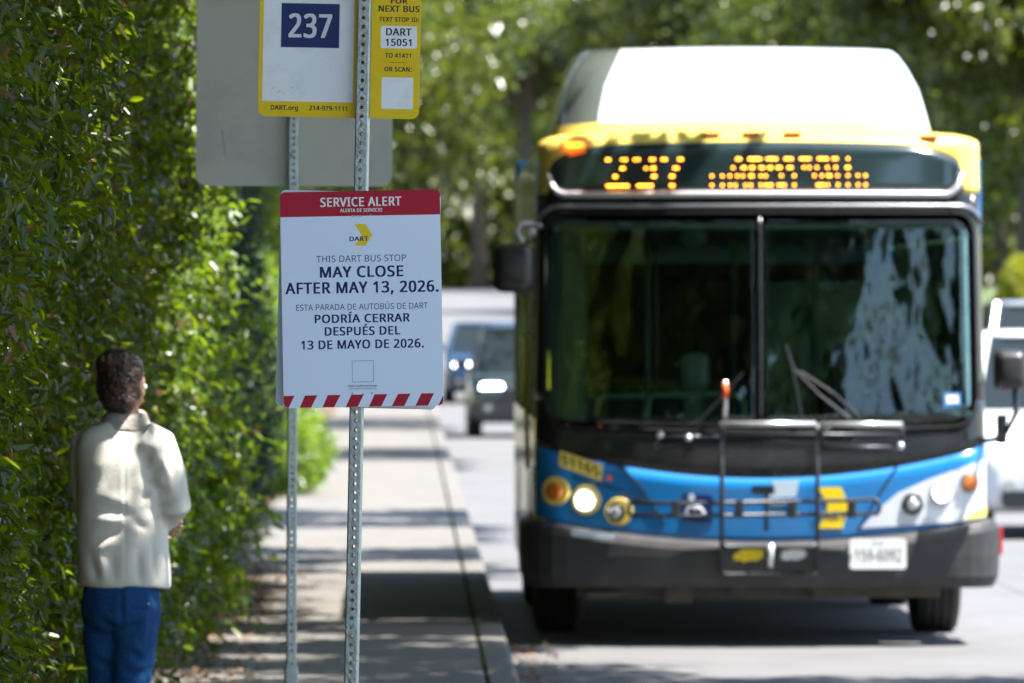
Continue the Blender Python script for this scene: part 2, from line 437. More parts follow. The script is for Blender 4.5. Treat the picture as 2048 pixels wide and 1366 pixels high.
# lettering: outlines of a humanist sans, thousandths of a size unit
GL = {"adv": {65: 512, 66: 521, 67: 507, 68: 585, 69: 446, 70: 416, 71: 584, 72: 594, 73: 272, 74: 219, 76: 420, 77: 727, 78: 609, 79: 626, 80: 485, 82: 499, 83: 440, 84: 446, 85: 586, 86: 481, 87: 746, 88: 470, 89: 454, 90: 459, 48: 459, 49: 459, 50: 459, 51: 459, 52: 459, 53: 459, 54: 459, 55: 459, 56: 459, 57: 459, 46: 215, 44: 215, 58: 215, 45: 258, 47: 298, 205: 272, 201: 446, 218: 586, 97: 450, 98: 493, 99: 385, 101: 452, 103: 493, 104: 496, 105: 207, 108: 207, 109: 750, 110: 496, 111: 485, 114: 331, 115: 384, 116: 289, 118: 407, 119: 630, 121: 409, 100: 493, 32: 209},
"reg": {
65: [[1,0,71,0,75,4,141,178,366,178,372,169,435,4,439,0,510,1,289,575,222,574],[166,243,230,411,256,498,282,411,345,244]],
66: [[79,0,309,0,342,5,384,17,404,27,429,45,460,84,473,114,478,141,478,186,470,219,463,234,453,249,419,277,399,288,350,301,352,305,389,315,417,332,440,359,455,394,458,451,445,499,433,516,402,542,367,558,304,570,78,571],[152,60,152,267,314,265,362,247,385,226,400,189,400,146,388,111,362,82,337,70,304,62],[152,330,152,510,302,508,332,500,352,490,373,469,383,444,383,399,370,366,347,345,322,335,294,330]],
67: [[290,-8,378,-6,453,12,459,16,459,76,453,77,413,64,370,57,318,54,260,62,238,69,200,92,159,138,136,191,126,243,124,286,131,358,146,406,171,448,205,482,245,504,298,517,350,517,400,507,453,487,481,546,455,559,413,572,368,579,285,579,233,569,175,544,143,522,106,483,74,426,56,371,49,318,51,231,64,168,91,103,109,78,163,29,225,2]],
68: [[79,0,264,0,327,7,364,17,404,35,454,70,483,101,508,144,528,201,535,246,535,336,520,406,503,446,468,494,432,525,372,555,307,570,78,571],[152,62,150,509,279,510,322,503,357,490,384,475,410,451,430,424,448,386,460,316,460,271,458,236,443,181,428,151,402,118,372,95,329,75,257,62]],
69: [[79,0,398,1,397,62,150,64,152,267,383,269,382,330,150,331,150,509,397,510,397,572,78,571]],
70: [[79,0,150,1,152,243,383,244,382,308,150,309,150,509,397,510,397,572,78,571]],
71: [[300,-8,368,-8,423,-3,495,12,524,23,524,301,328,302,328,237,451,236,451,68,375,54,318,54,278,59,243,69,200,94,169,126,146,163,129,221,124,266,126,331,136,378,161,431,188,462,220,487,273,509,315,517,370,517,418,509,460,497,488,484,516,546,470,564,393,579,300,579,258,572,200,552,158,527,111,483,84,443,59,378,49,311,51,231,64,171,91,108,119,71,173,27,210,9,243,-1]],
72: [[79,0,150,1,152,267,442,267,443,1,515,1,514,572,443,571,442,330,152,330,150,571,78,571]],
73: [[33,0,240,1,238,42,186,52,172,59,172,514,238,530,238,572,32,571,33,530,100,514,100,59,96,55,33,42]],
74: [[-26,-152,34,-150,81,-132,99,-120,120,-96,130,-79,142,-41,144,573,75,571,72,-26,60,-59,41,-77,26,-85,-16,-90,-51,-82,-63,-84,-63,-141]],
76: [[79,0,400,1,399,65,150,66,149,572,78,571]],
77: [[79,0,145,1,145,384,139,503,145,496,332,0,390,1,582,500,583,464,578,409,578,1,650,1,649,572,543,571,364,103,358,109,185,571,78,571]],
78: [[79,0,145,1,145,349,139,475,163,444,443,6,449,0,533,1,532,572,465,571,465,169,469,98,163,571,78,571]],
79: [[285,-8,343,-8,408,4,453,24,485,47,511,73,539,113,561,166,574,223,576,331,571,368,561,408,531,473,511,501,488,524,460,544,428,562,360,579,303,582,253,577,198,562,158,539,111,498,94,473,69,421,54,363,49,316,51,228,74,138,96,96,143,44,168,27,218,4],[293,54,250,62,220,74,188,97,159,133,144,163,129,221,124,286,129,353,144,411,159,441,169,456,205,489,233,504,280,517,363,514,395,504,430,484,459,453,479,418,491,381,499,341,501,261,496,216,481,161,469,136,454,113,420,82,398,69,368,59,333,54]],
80: [[79,0,150,1,152,222,242,222,309,232,339,243,377,262,408,291,420,309,435,341,443,371,445,406,440,449,433,474,418,501,392,530,369,545,327,562,287,570,78,571],[152,285,150,509,259,510,289,505,334,485,350,469,363,446,370,406,365,361,360,346,343,321,304,298,279,290,242,285]],
82: [[79,0,150,1,152,238,262,238,398,6,404,0,485,1,330,254,332,257,362,270,389,288,415,314,435,349,443,379,443,441,433,481,413,514,379,542,332,562,272,572,78,571],[152,298,152,510,259,510,294,505,332,490,350,474,365,446,370,399,363,361,353,341,332,320,314,310,279,300]],
83: [[162,-8,227,-8,262,-3,305,9,345,32,378,66,391,88,401,123,403,161,398,196,383,231,350,267,295,299,210,332,170,352,136,381,126,398,121,421,121,446,126,466,138,486,155,499,167,507,207,517,277,514,320,504,365,487,371,496,388,548,357,562,277,579,197,579,160,572,117,554,87,532,66,506,53,478,48,456,51,396,58,371,81,333,110,307,137,289,250,244,287,224,316,198,328,173,331,136,318,101,302,82,265,62,225,54,150,57,92,69,41,86,41,21,45,17,90,2]],
84: [[189,0,258,1,258,509,437,510,437,572,8,571,9,510,188,509]],
85: [[273,-8,316,-8,366,-1,391,7,421,22,465,58,477,73,495,106,505,133,512,171,511,572,442,571,442,183,430,131,410,98,386,77,361,64,318,54,256,57,226,64,201,77,175,101,152,141,145,181,145,571,72,571,72,188,75,158,87,113,102,83,125,53,158,24,201,4,241,-6]],
86: [[206,0,276,0,280,6,480,566,479,572,406,572,402,569,260,159,241,82,210,194,77,569,74,572,0,571,197,16]],
87: [[161,0,233,0,237,6,350,394,367,466,367,479,371,483,397,376,507,6,511,0,581,0,587,11,735,571,660,571,557,169,543,88,520,204,406,572,332,571,227,214,201,90,185,184,87,569,83,572,11,572]],
88: [[4,0,81,1,232,247,248,226,383,1,466,1,276,299,452,572,376,571,237,350,223,366,98,569,94,572,16,571,193,299]],
89: [[191,0,262,1,262,221,448,559,451,572,375,571,226,292,80,571,0,571,190,221]],
90: [[32,0,428,1,427,65,120,66,420,519,419,572,40,571,42,508,330,506,30,56]],
48: [[213,-8,253,-8,308,7,333,22,367,56,392,101,404,138,414,188,419,243,419,331,414,378,402,438,382,488,357,526,336,547,313,562,283,574,236,582,193,579,163,572,118,547,99,528,82,503,57,443,47,398,39,331,39,246,49,166,64,113,84,71,97,53,143,12,171,-1],[216,52,186,59,166,72,144,96,127,133,112,213,109,321,119,411,127,441,142,473,154,491,173,507,203,519,233,522,271,514,291,502,317,471,329,443,342,393,347,351,347,223,334,146,312,93,286,67,266,57]],
49: [[218,0,284,1,283,572,225,572,71,451,108,405,219,496]],
50: [[40,0,416,1,415,65,128,66,316,256,353,304,383,361,393,406,393,451,383,489,368,516,345,542,302,568,250,580,190,580,162,575,122,562,92,548,46,514,73,476,85,468,120,493,170,515,195,520,242,520,262,515,292,498,308,479,321,446,321,401,308,356,298,336,266,291,38,59]],
51: [[160,-8,225,-8,265,-3,310,9,340,24,381,61,401,96,411,131,411,193,406,213,384,251,360,272,330,287,276,298,277,302,320,314,345,329,364,346,381,371,389,388,396,428,394,468,386,493,366,526,330,557,295,572,257,579,182,579,140,572,65,539,39,521,75,474,117,499,167,517,202,522,260,517,295,499,309,486,321,458,324,423,316,393,299,366,282,352,255,337,230,329,124,323,125,264,220,264,262,257,297,242,326,216,339,183,339,143,331,116,321,98,285,67,230,52,162,52,130,57,90,67,36,88,37,22,90,2]],
52: [[293,0,359,1,361,130,442,131,441,192,359,194,358,575,284,574,17,191,18,130,291,130],[88,192,87,196,264,446,293,500,292,194]],
53: [[167,-8,227,-8,262,-3,309,12,347,34,378,66,401,106,411,143,413,203,408,233,391,273,362,307,337,324,297,342,259,349,202,352,133,343,146,508,372,509,372,572,86,571,63,303,99,279,172,292,217,292,254,287,284,277,307,262,323,243,333,226,341,193,341,153,328,113,299,79,274,64,222,52,177,52,99,67,51,88,52,22,94,4]],
54: [[218,-8,260,-8,315,4,350,24,377,48,399,81,417,131,422,173,417,236,409,261,387,301,345,337,300,354,250,359,220,357,185,347,150,327,122,293,115,292,119,346,129,393,139,421,162,461,190,489,225,509,275,522,340,522,375,514,375,574,350,579,248,577,208,567,165,547,138,527,107,493,77,441,59,388,47,316,44,211,52,158,69,103,94,61,128,27,180,-1],[218,52,198,57,175,69,152,91,139,108,119,158,117,216,134,253,173,287,215,302,268,302,305,287,327,268,337,253,347,228,352,196,349,148,342,118,332,98,300,67,260,52]],
55: [[112,0,188,1,415,506,420,519,419,572,35,571,37,508,343,506,118,21]],
56: [[201,-8,258,-8,288,-3,328,9,366,32,397,66,409,91,419,141,414,188,392,231,351,269,292,303,346,337,384,381,399,421,399,468,394,488,379,518,351,547,301,572,263,579,196,579,161,572,123,557,108,547,74,511,62,483,57,448,64,396,77,371,113,329,157,298,128,284,93,259,72,238,54,213,39,166,39,126,44,101,64,58,96,27,133,7],[228,47,186,52,153,64,138,74,124,91,109,126,109,168,127,208,156,237,213,269,253,257,306,227,334,198,349,163,349,131,342,106,318,74,281,54],[228,332,163,367,134,401,127,426,129,466,142,491,176,514,223,524,256,522,288,512,317,488,329,461,329,421,324,403,312,383,276,352,243,334]],
57: [[126,-8,184,-8,231,-1,264,9,309,34,348,71,370,103,390,146,403,186,413,241,418,301,415,381,403,441,385,483,350,531,316,557,284,572,251,579,191,579,166,574,129,559,106,544,80,518,65,496,48,453,40,411,40,363,50,316,73,273,101,244,121,232,179,214,246,217,294,234,311,247,341,279,345,278,340,216,325,158,300,113,269,82,239,64,194,52,131,49,83,58,83,1],[204,269,179,274,151,287,128,313,115,341,110,366,113,428,128,471,156,502,196,519,249,519,271,512,291,499,323,463,335,438,343,411,345,361,340,343,323,313,299,292,271,277,254,272]],
46: [[96,-11,116,-11,136,-4,150,10,155,23,158,53,153,73,141,86,121,96,94,96,76,89,65,78,58,58,58,30,65,10,71,1]],
44: [[34,-103,84,-103,88,-100,145,50,153,78,153,88,147,94,73,93,65,40]],
58: [[96,-11,116,-11,136,-4,150,10,155,23,158,53,153,73,141,86,121,96,94,96,76,89,65,78,58,58,58,30,65,10,71,1],[101,331,124,334,139,341,148,350,158,378,155,410,150,420,136,434,116,441,96,441,74,431,65,423,58,400,58,373,65,353,79,339]],
45: [[33,184,226,184,227,245,33,246]],
47: [[9,0,77,0,81,6,289,572,222,572,218,566]],
205: [[33,0,240,1,238,42,186,52,172,59,172,514,238,530,238,572,32,571,33,530,100,514,100,59,96,55,33,42],[96,628,143,630,237,724,252,744,255,756,171,758,137,699,97,644]],
201: [[79,0,398,1,397,62,150,64,152,267,383,269,382,330,150,331,150,509,397,510,397,572,78,571],[204,628,252,630,328,704,355,736,363,749,363,756,279,758,245,699,205,644]],
218: [[273,-8,316,-8,366,-1,391,7,421,22,465,58,477,73,495,106,505,133,512,171,511,572,442,571,442,183,430,131,410,98,386,77,361,64,318,54,256,57,226,64,201,77,175,101,152,141,145,181,145,571,72,571,72,188,75,158,87,113,102,83,125,53,158,24,201,4,241,-6],[253,629,298,629,306,634,387,716,412,748,412,756,328,757,292,696,252,641]],
97: [[153,-8,198,-8,246,2,286,27,318,62,332,3,336,-1,384,1,382,336,369,373,352,398,328,417,306,427,253,437,206,437,133,422,84,401,106,347,131,359,186,377,248,379,268,374,293,359,304,346,314,316,316,259,198,254,153,247,116,234,88,219,62,196,47,171,39,151,37,98,52,51,76,22,98,7],[171,49,151,54,133,64,114,88,109,126,122,163,143,184,191,202,268,209,313,209,314,146,307,118,297,98,282,81,263,67,233,54,213,49]],
98: [[249,-8,292,-8,342,4,379,27,416,68,438,121,448,176,448,251,438,311,421,353,403,378,377,404,342,424,309,434,247,437,212,429,189,419,164,402,137,372,138,608,69,609,68,1,117,-1,121,3,131,48,134,54,139,54,167,24,189,9,222,-3],[259,49,229,52,204,59,179,74,166,91,148,131,138,201,143,283,151,313,163,338,184,359,202,369,254,379,287,377,309,369,327,359,348,338,366,301,376,251,376,181,371,148,361,116,348,93,329,72,309,59,287,52]],
99: [[218,-8,290,-6,350,14,352,76,293,57,250,52,200,57,173,69,144,98,124,143,117,193,119,261,129,301,144,331,158,347,188,367,215,374,253,377,285,372,333,357,339,361,359,413,328,427,280,437,215,437,188,432,145,417,120,402,87,368,69,341,54,301,47,263,44,186,49,146,62,103,82,66,113,32,135,17,185,-3]],
101: [[228,-8,283,-8,323,-3,390,19,392,81,330,59,280,52,240,52,195,62,163,82,139,111,127,136,119,166,117,201,412,203,412,266,407,301,397,333,384,358,367,383,325,417,288,432,263,437,205,437,180,432,135,412,118,399,79,356,64,326,49,278,44,238,44,186,49,148,62,108,82,71,115,34,138,19,185,-1],[120,257,127,301,149,343,173,364,213,379,255,379,280,372,303,357,327,323,337,286,335,257]],
103: [[198,-192,280,-190,335,-175,368,-155,389,-134,412,-94,424,-41,423,430,370,430,358,373,315,413,270,433,243,438,205,438,158,428,118,405,92,379,69,344,57,311,47,266,44,234,47,161,54,124,69,84,92,49,110,30,135,13,180,-5,248,-7,288,3,313,15,357,56,354,-39,349,-59,337,-86,308,-115,283,-127,263,-132,188,-132,125,-120,77,-101,77,-164,80,-167,138,-185],[218,50,188,58,163,73,144,94,132,119,119,169,119,261,132,309,147,336,163,355,198,375,255,378,285,370,305,360,329,336,342,314,352,279,357,236,354,154,344,114,334,94,318,75,300,63,280,55,255,50]],
104: [[69,0,138,1,138,244,148,304,166,339,184,358,207,370,237,377,289,377,309,372,324,365,348,339,361,299,361,1,431,1,431,306,416,366,403,386,372,415,337,430,292,438,239,435,199,422,169,405,137,370,137,610,68,609]],
105: [[69,0,138,1,136,430,68,429],[104,500,134,513,145,534,145,559,140,571,134,580,116,590,84,588,70,576,63,559,63,534,73,514,84,505]],
108: [[69,0,138,1,137,610,68,609]],
109: [[69,0,138,1,138,246,143,286,151,314,163,339,187,363,227,377,277,377,294,372,304,368,326,346,336,326,341,304,342,0,411,1,411,246,416,291,423,316,436,339,459,363,499,377,549,377,567,372,582,365,596,351,606,334,616,286,616,1,684,0,686,286,678,346,666,379,644,405,602,430,562,438,517,438,492,432,449,415,432,402,399,365,377,400,334,428,292,438,244,438,219,432,184,418,164,402,137,372,124,430,69,430]],
110: [[69,0,138,1,138,236,146,294,166,339,184,358,207,370,237,377,289,377,309,372,324,365,348,339,361,299,361,1,431,1,428,324,411,376,387,405,364,420,329,432,299,438,252,438,209,428,179,412,137,372,124,430,68,429]],
111: [[220,-8,265,-8,305,-1,338,12,365,29,389,51,409,78,424,108,439,163,439,266,427,316,409,351,389,378,348,412,323,424,273,437,213,437,185,432,145,417,118,399,77,353,57,311,47,266,47,166,59,118,77,81,99,51,140,17,180,-1],[240,49,215,52,180,64,163,77,144,98,124,146,117,193,117,231,124,286,147,336,168,357,188,369,213,377,245,379,283,374,310,362,337,338,347,323,367,263,369,191,357,128,334,88,310,67,295,59,270,52]],
114: [[69,0,138,1,138,244,143,274,156,306,187,345,224,368,242,372,292,372,309,368,318,419,318,431,314,435,249,438,214,428,177,402,151,374,137,350,133,351,126,429,68,429]],
115: [[145,-8,225,-6,265,4,300,22,323,43,341,73,348,106,348,133,341,163,328,183,312,199,262,229,172,264,130,287,111,311,108,338,116,353,132,367,172,379,242,377,287,364,315,352,338,406,335,412,260,434,167,437,140,432,100,417,80,404,61,386,48,366,41,333,41,308,43,293,58,263,80,242,102,227,245,164,268,146,278,128,281,111,271,81,255,64,222,52,132,52,72,69,47,82,41,81,41,21,45,17,85,2]],
116: [[182,-8,222,-8,272,4,273,58,229,49,192,52,164,67,148,93,145,373,267,374,268,428,147,429,145,528,104,529,75,438,14,409,13,376,73,373,73,121,83,61,100,31,124,9,154,-3]],
118: [[164,0,245,1,406,430,334,430,330,426,232,156,204,62,200,64,195,94,173,164,77,426,74,430,0,429]],
119: [[128,1,205,1,209,5,291,262,313,356,319,347,334,280,419,2,500,1,506,12,621,430,549,430,469,125,461,75,458,73,444,140,356,427,353,431,278,431,201,192,174,75,170,73,151,167,84,427,80,431,10,431]],
121: [[42,-192,87,-192,137,-177,178,-144,203,-106,231,-44,406,419,407,430,335,430,331,426,238,169,207,68,181,156,78,426,75,430,1,429,173,1,173,-6,141,-84,110,-120,97,-127,70,-135,8,-131,8,-184,12,-187]],
100: [[208,-8,243,-8,285,2,318,19,355,57,359,56,364,16,370,-1,424,1,423,609,354,608,354,418,358,374,320,409,283,429,253,437,180,434,140,419,105,394,72,351,59,321,47,268,44,193,54,123,67,88,89,51,123,19,165,-1],[230,49,205,52,183,59,168,69,142,98,132,118,122,153,117,228,122,271,132,308,154,346,183,369,203,377,243,379,265,377,295,367,310,357,329,336,344,303,354,256,354,163,349,133,339,106,313,72,283,57]],
},
"bold": {
65: [[-26,-10,99,-10,105,-1,169,168,339,168,411,-10,538,-9,535,24,316,585,195,584,-25,19],[201,252,256,400,310,254]],
66: [[52,-10,354,-8,389,0,432,17,457,35,480,61,500,104,505,131,505,196,498,229,480,259,462,277,410,304,434,315,460,339,478,369,485,396,483,479,473,509,460,526,437,548,394,568,332,580,50,581],[179,70,179,257,272,257,299,252,334,238,358,216,370,189,373,156,360,121,344,100,322,85,277,72],[179,340,179,500,257,500,287,495,324,480,340,466,355,434,355,409,343,376,327,360,309,350,267,340]],
67: [[263,-18,380,-18,423,-13,480,2,486,6,486,86,425,87,373,72,313,67,265,79,228,102,186,148,174,173,159,223,154,253,154,318,169,383,191,428,220,462,248,482,288,499,308,504,340,504,373,497,423,477,480,477,509,533,509,556,483,569,440,582,395,589,258,589,205,579,148,554,115,532,79,493,64,471,41,423,24,351,21,248,36,158,64,93,81,68,135,19,198,-8]],
68: [[52,-10,292,-10,354,-3,392,7,432,25,482,60,510,91,535,134,555,191,563,236,563,346,548,416,530,456,513,484,469,528,434,550,399,565,334,580,50,581],[179,72,178,499,252,500,294,493,339,475,372,452,395,426,415,389,428,346,433,306,430,246,420,204,395,154,374,128,344,105,302,85,257,75]],
69: [[52,-10,425,-9,424,72,178,74,179,257,410,259,409,340,178,341,178,499,424,500,424,582,50,581]],
70: [[52,-10,178,-9,179,232,410,234,409,318,178,319,178,499,424,500,424,582,50,581]],
71: [[273,-18,395,-18,450,-13,523,2,551,13,551,311,300,312,300,227,424,226,424,78,348,64,305,69,270,79,228,104,196,136,174,173,156,231,151,276,156,338,174,393,196,431,233,467,278,492,310,502,343,507,363,504,425,489,460,474,515,474,544,536,544,556,540,559,498,574,420,589,273,589,230,582,173,562,130,537,84,493,54,448,31,388,21,321,21,251,26,203,36,161,51,121,91,61,145,17,183,-1,215,-11]],
72: [[52,-10,178,-9,179,257,414,257,415,-9,543,-9,542,582,415,581,414,340,179,340,178,581,50,581]],
73: [[6,-10,267,-9,267,51,203,65,200,69,200,504,267,521,266,582,5,581,5,521,72,504,72,69,68,65,5,51]],
74: [[-54,-162,46,-162,89,-152,116,-137,140,-116,155,-94,167,-61,172,-34,171,583,47,581,45,-16,32,-49,14,-67,-1,-75,-90,-74,-90,-151]],
76: [[52,-10,428,-9,427,75,178,76,177,582,50,581]],
77: [[52,-10,173,-9,174,332,300,-6,304,-10,417,-10,549,335,550,-9,677,-10,678,581,515,581,370,199,362,185,213,581,52,582]],
78: [[52,-10,173,-9,172,375,422,-10,560,-9,559,582,438,581,437,197,189,582,50,581]],
79: [[258,-18,390,-16,435,-6,480,14,513,37,539,63,566,103,589,156,604,233,604,341,589,418,571,461,539,511,515,534,488,554,455,572,425,582,353,592,275,592,225,587,170,572,113,537,84,508,56,466,36,416,26,373,21,326,21,243,36,158,61,98,84,66,115,34,140,17,190,-6],[300,67,258,79,228,97,214,108,186,143,171,173,156,231,154,321,159,356,171,401,196,446,240,484,283,502,313,507,335,504,378,489,403,474,431,443,451,408,464,371,471,331,474,271,461,193,454,171,426,123,393,92,370,79,340,69]],
80: [[52,-10,178,-9,179,212,269,212,337,222,367,232,404,252,435,281,448,299,463,331,470,361,470,446,460,484,445,511,419,540,397,555,354,572,282,582,50,581],[179,295,178,499,232,500,262,495,307,475,323,459,340,419,340,381,325,344,302,320,277,308,237,298]],
82: [[52,-10,178,-9,179,228,234,228,240,221,377,-10,513,-9,513,14,368,249,369,252,389,260,417,277,443,304,463,339,470,369,473,424,468,466,460,491,440,524,407,552,359,572,299,582,50,581],[179,308,178,499,232,500,267,495,284,490,314,473,335,444,343,409,338,379,325,351,297,325,264,312,229,308]],
83: [[135,-18,255,-18,290,-13,332,-1,357,12,385,32,406,56,418,78,428,113,431,171,421,221,403,251,377,277,342,299,300,319,237,342,182,372,158,398,148,431,153,456,166,476,195,497,220,504,250,504,275,499,337,477,392,477,398,486,416,536,416,558,405,564,367,577,305,589,152,587,110,574,75,554,53,536,31,501,21,466,21,401,31,361,53,323,82,297,110,279,222,234,260,214,288,188,301,163,301,133,286,103,260,82,217,67,177,67,150,72,102,84,72,97,13,96,13,11,17,7,62,-8]],
84: [[162,-10,286,-9,286,499,464,500,464,582,-19,581,-18,500,161,499]],
85: [[246,-18,343,-18,418,-3,448,12,476,32,505,63,522,96,532,123,540,161,538,582,415,581,415,193,410,163,392,121,368,94,351,82,306,67,261,72,228,87,202,111,180,151,172,191,172,581,45,581,45,178,47,148,60,103,75,73,97,43,131,14,173,-6,213,-16]],
86: [[179,-10,305,-9,508,556,506,582,379,582,375,579,241,192,105,579,101,582,-28,581,-28,561,-18,531,170,6]],
87: [[133,-10,262,-9,371,365,482,-9,608,-10,615,1,760,546,762,581,632,581,543,230,535,249,455,521,433,582,305,581,203,232,200,236,175,334,115,579,111,582,-17,582,-15,549]],
88: [[-23,-10,107,-10,232,192,236,191,357,-10,493,-9,493,11,488,21,311,299,481,561,479,582,349,582,237,402,122,582,-12,581,-9,556,141,329,158,296,-24,11]],
89: [[164,-10,290,-9,290,211,475,549,480,559,479,582,349,582,232,361,226,355,106,582,-28,581,-28,561,-23,551,162,211]],
90: [[4,-10,455,-9,454,75,160,76,448,509,447,582,13,581,14,498,290,496,3,66]],
48: [[186,-18,296,-16,336,-3,361,12,382,31,404,61,424,103,439,163,447,233,447,341,437,418,424,463,399,516,363,557,331,577,291,589,166,589,113,572,91,557,54,513,39,483,22,423,12,341,12,236,22,156,37,103,57,61,98,14,143,-11],[228,64,203,74,179,96,154,143,139,223,137,311,147,401,154,431,169,463,182,481,201,497,223,507,236,507,263,492,279,476,304,426,319,341,319,233,309,166,294,121,271,87,258,77]],
49: [[190,-10,311,-9,310,582,198,582,44,461,44,441,80,395,135,395,189,436]],
50: [[12,-10,443,-9,442,75,173,76,343,246,381,294,411,351,421,396,421,461,416,484,401,519,388,536,355,565,315,582,277,590,162,590,95,572,52,550,18,524,18,501,55,458,112,458,147,483,182,500,207,508,235,505,265,488,281,469,293,436,293,411,281,366,271,346,238,301,11,69]],
51: [[132,-18,252,-18,292,-13,337,-1,375,19,409,51,429,86,436,108,441,143,441,181,434,223,419,251,400,272,357,297,341,301,387,332,411,366,424,418,421,478,414,503,394,536,357,567,322,582,285,589,135,587,77,569,37,549,11,531,11,511,47,464,105,464,162,497,195,507,220,509,252,499,267,489,281,476,294,448,294,418,284,393,271,376,247,357,227,347,187,337,96,333,97,254,192,254,235,247,270,232,299,206,311,173,311,153,304,126,294,108,257,77,202,62,135,72,95,84,65,99,9,98,10,12,62,-8]],
52: [[266,-10,386,-10,387,119,469,121,469,201,387,204,386,585,258,585,-11,201,-9,120,263,120],[128,202,263,397,264,204]],
53: [[139,-18,254,-18,324,-3,374,24,406,56,428,96,441,153,441,213,428,263,406,301,364,334,304,357,259,362,163,361,174,499,399,499,399,582,58,581,36,293,72,269,129,269,177,279,212,279,257,267,279,252,296,233,306,216,313,183,311,151,303,128,291,108,262,82,232,69,212,64,182,64,127,77,79,99,23,98,23,13,67,-6]],
54: [[190,-18,288,-18,343,-6,378,14,404,38,427,71,434,88,444,121,449,163,449,206,444,246,424,296,388,337,345,359,285,369,193,367,152,356,162,398,179,436,189,451,233,489,275,507,303,512,343,504,403,504,403,584,378,589,240,589,208,584,168,572,123,547,92,518,62,476,44,438,24,363,17,293,17,201,29,128,42,93,59,61,100,17,153,-11],[235,64,210,74,193,87,167,118,149,158,144,181,144,206,162,243,185,267,215,284,230,289,248,289,278,277,299,258,319,218,324,181,317,136,297,98,273,77]],
55: [[84,-10,215,-9,448,509,447,582,8,581,9,498,305,496,90,31,83,14]],
56: [[173,-18,286,-18,356,-1,393,22,414,43,424,56,442,96,447,166,442,198,429,226,419,241,388,272,337,303,373,327,402,356,422,391,427,411,427,478,422,498,407,528,391,547,363,567,318,584,291,589,168,589,133,582,96,567,81,557,52,528,34,493,29,428,37,386,62,343,86,319,112,301,66,269,44,248,24,218,12,176,12,116,17,91,37,48,68,17,106,-3],[226,59,196,67,166,84,144,113,137,136,139,168,154,198,183,227,216,247,226,247,256,232,291,207,312,181,322,153,314,116,291,84,261,67],[228,354,191,377,172,396,162,411,154,436,157,456,169,481,193,499,228,512,256,504,273,494,294,471,302,451,299,421,284,393,263,372,236,354]],
57: [[99,-18,211,-18,259,-11,291,-1,336,24,375,61,398,93,418,136,435,198,443,253,445,358,438,423,418,483,395,521,359,557,311,582,279,589,164,589,124,579,79,554,45,518,28,486,13,421,15,336,23,306,35,278,74,234,111,214,151,204,259,204,310,218,298,168,283,138,273,123,241,92,221,79,199,69,166,62,139,62,114,69,55,68,55,-9],[216,282,179,297,155,323,143,351,138,401,145,438,163,471,196,499,216,507,231,507,264,489,295,453,310,421,318,388,318,371,305,338,284,312,244,287]],
46: [[69,-21,144,-21,164,-14,178,0,185,25,185,63,180,83,169,96,149,106,66,106,49,99,38,88,30,68,33,10,44,-9]],
44: [[7,-113,112,-113,115,-110,158,-5,178,58,180,98,174,104,45,103,23,-25,5,-90]],
58: [[69,-21,144,-21,164,-14,178,0,185,25,185,63,180,83,169,96,149,106,66,106,49,99,38,88,30,68,33,10,44,-9],[74,321,139,321,166,331,175,340,185,368,185,405,178,430,164,444,144,451,69,451,54,446,38,433,30,410,33,353,51,329]],
45: [[6,174,253,174,255,255,6,256]],
47: [[-18,-10,106,-9,316,554,317,582,193,581,-14,26,-19,11]],
205: [[6,-10,267,-9,267,51,203,65,200,69,200,504,267,521,266,582,5,581,5,521,72,504,72,69,68,65,5,51],[68,618,171,620,245,691,275,726,282,739,282,766,143,768,110,709,70,654]],
201: [[52,-10,425,-9,424,72,178,74,179,257,410,259,409,340,178,341,178,499,424,500,424,582,50,581],[177,618,279,620,355,694,383,726,390,739,390,766,252,768,218,709,178,654]],
218: [[246,-18,343,-18,418,-3,448,12,476,32,505,63,522,96,532,123,540,161,538,582,415,581,415,193,410,163,392,121,368,94,351,82,306,67,261,72,228,87,202,111,180,151,172,191,172,581,45,581,45,178,47,148,60,103,75,73,97,43,131,14,173,-6,213,-16],[226,619,326,619,333,624,390,678,427,721,440,738,440,766,301,767,265,706,225,651]],
97: [[126,-18,246,-16,273,-8,298,7,304,3,304,-7,308,-11,412,-9,412,328,404,366,392,393,373,414,356,427,303,444,178,447,106,432,57,411,57,388,78,337,133,337,193,362,233,367,267,348,277,336,287,306,288,269,171,264,126,257,88,244,61,229,34,206,19,181,9,141,9,88,24,41,48,12,71,-3],[186,62,161,74,142,98,139,131,149,153,171,174,191,184,233,194,286,197,287,156,269,108,253,89,236,77,206,64]],
98: [[222,-18,319,-18,347,-13,397,9,438,51,458,88,466,111,476,166,476,261,466,321,448,363,431,388,404,414,369,434,337,444,312,447,219,447,167,432,166,618,42,619,41,-9,144,-11,152,7,172,-6],[257,62,222,74,207,84,193,101,181,126,171,161,166,231,176,296,191,328,219,354,259,367,299,349,321,328,333,306,348,241,348,191,338,141,321,103,302,82,287,72]],
99: [[190,-18,318,-16,363,-3,379,6,378,87,320,87,293,74,250,64,215,72,188,89,164,121,152,153,144,203,152,276,164,308,185,337,215,357,243,364,288,354,305,347,363,347,387,403,387,423,378,429,308,447,188,447,150,439,118,427,93,412,59,378,34,333,22,291,17,251,17,176,22,136,34,93,54,56,95,14,128,-3,158,-13]],
101: [[200,-18,335,-16,380,-6,419,11,418,92,363,92,303,69,248,64,223,72,190,92,177,106,154,146,147,176,148,192,439,193,437,296,424,343,412,368,394,393,368,417,338,434,305,444,178,447,145,439,108,422,90,409,52,366,32,323,22,288,17,248,17,176,24,128,42,81,64,48,98,17,135,-3],[150,267,157,298,177,333,200,354,230,367,253,362,279,343,299,313,309,276,308,267]],
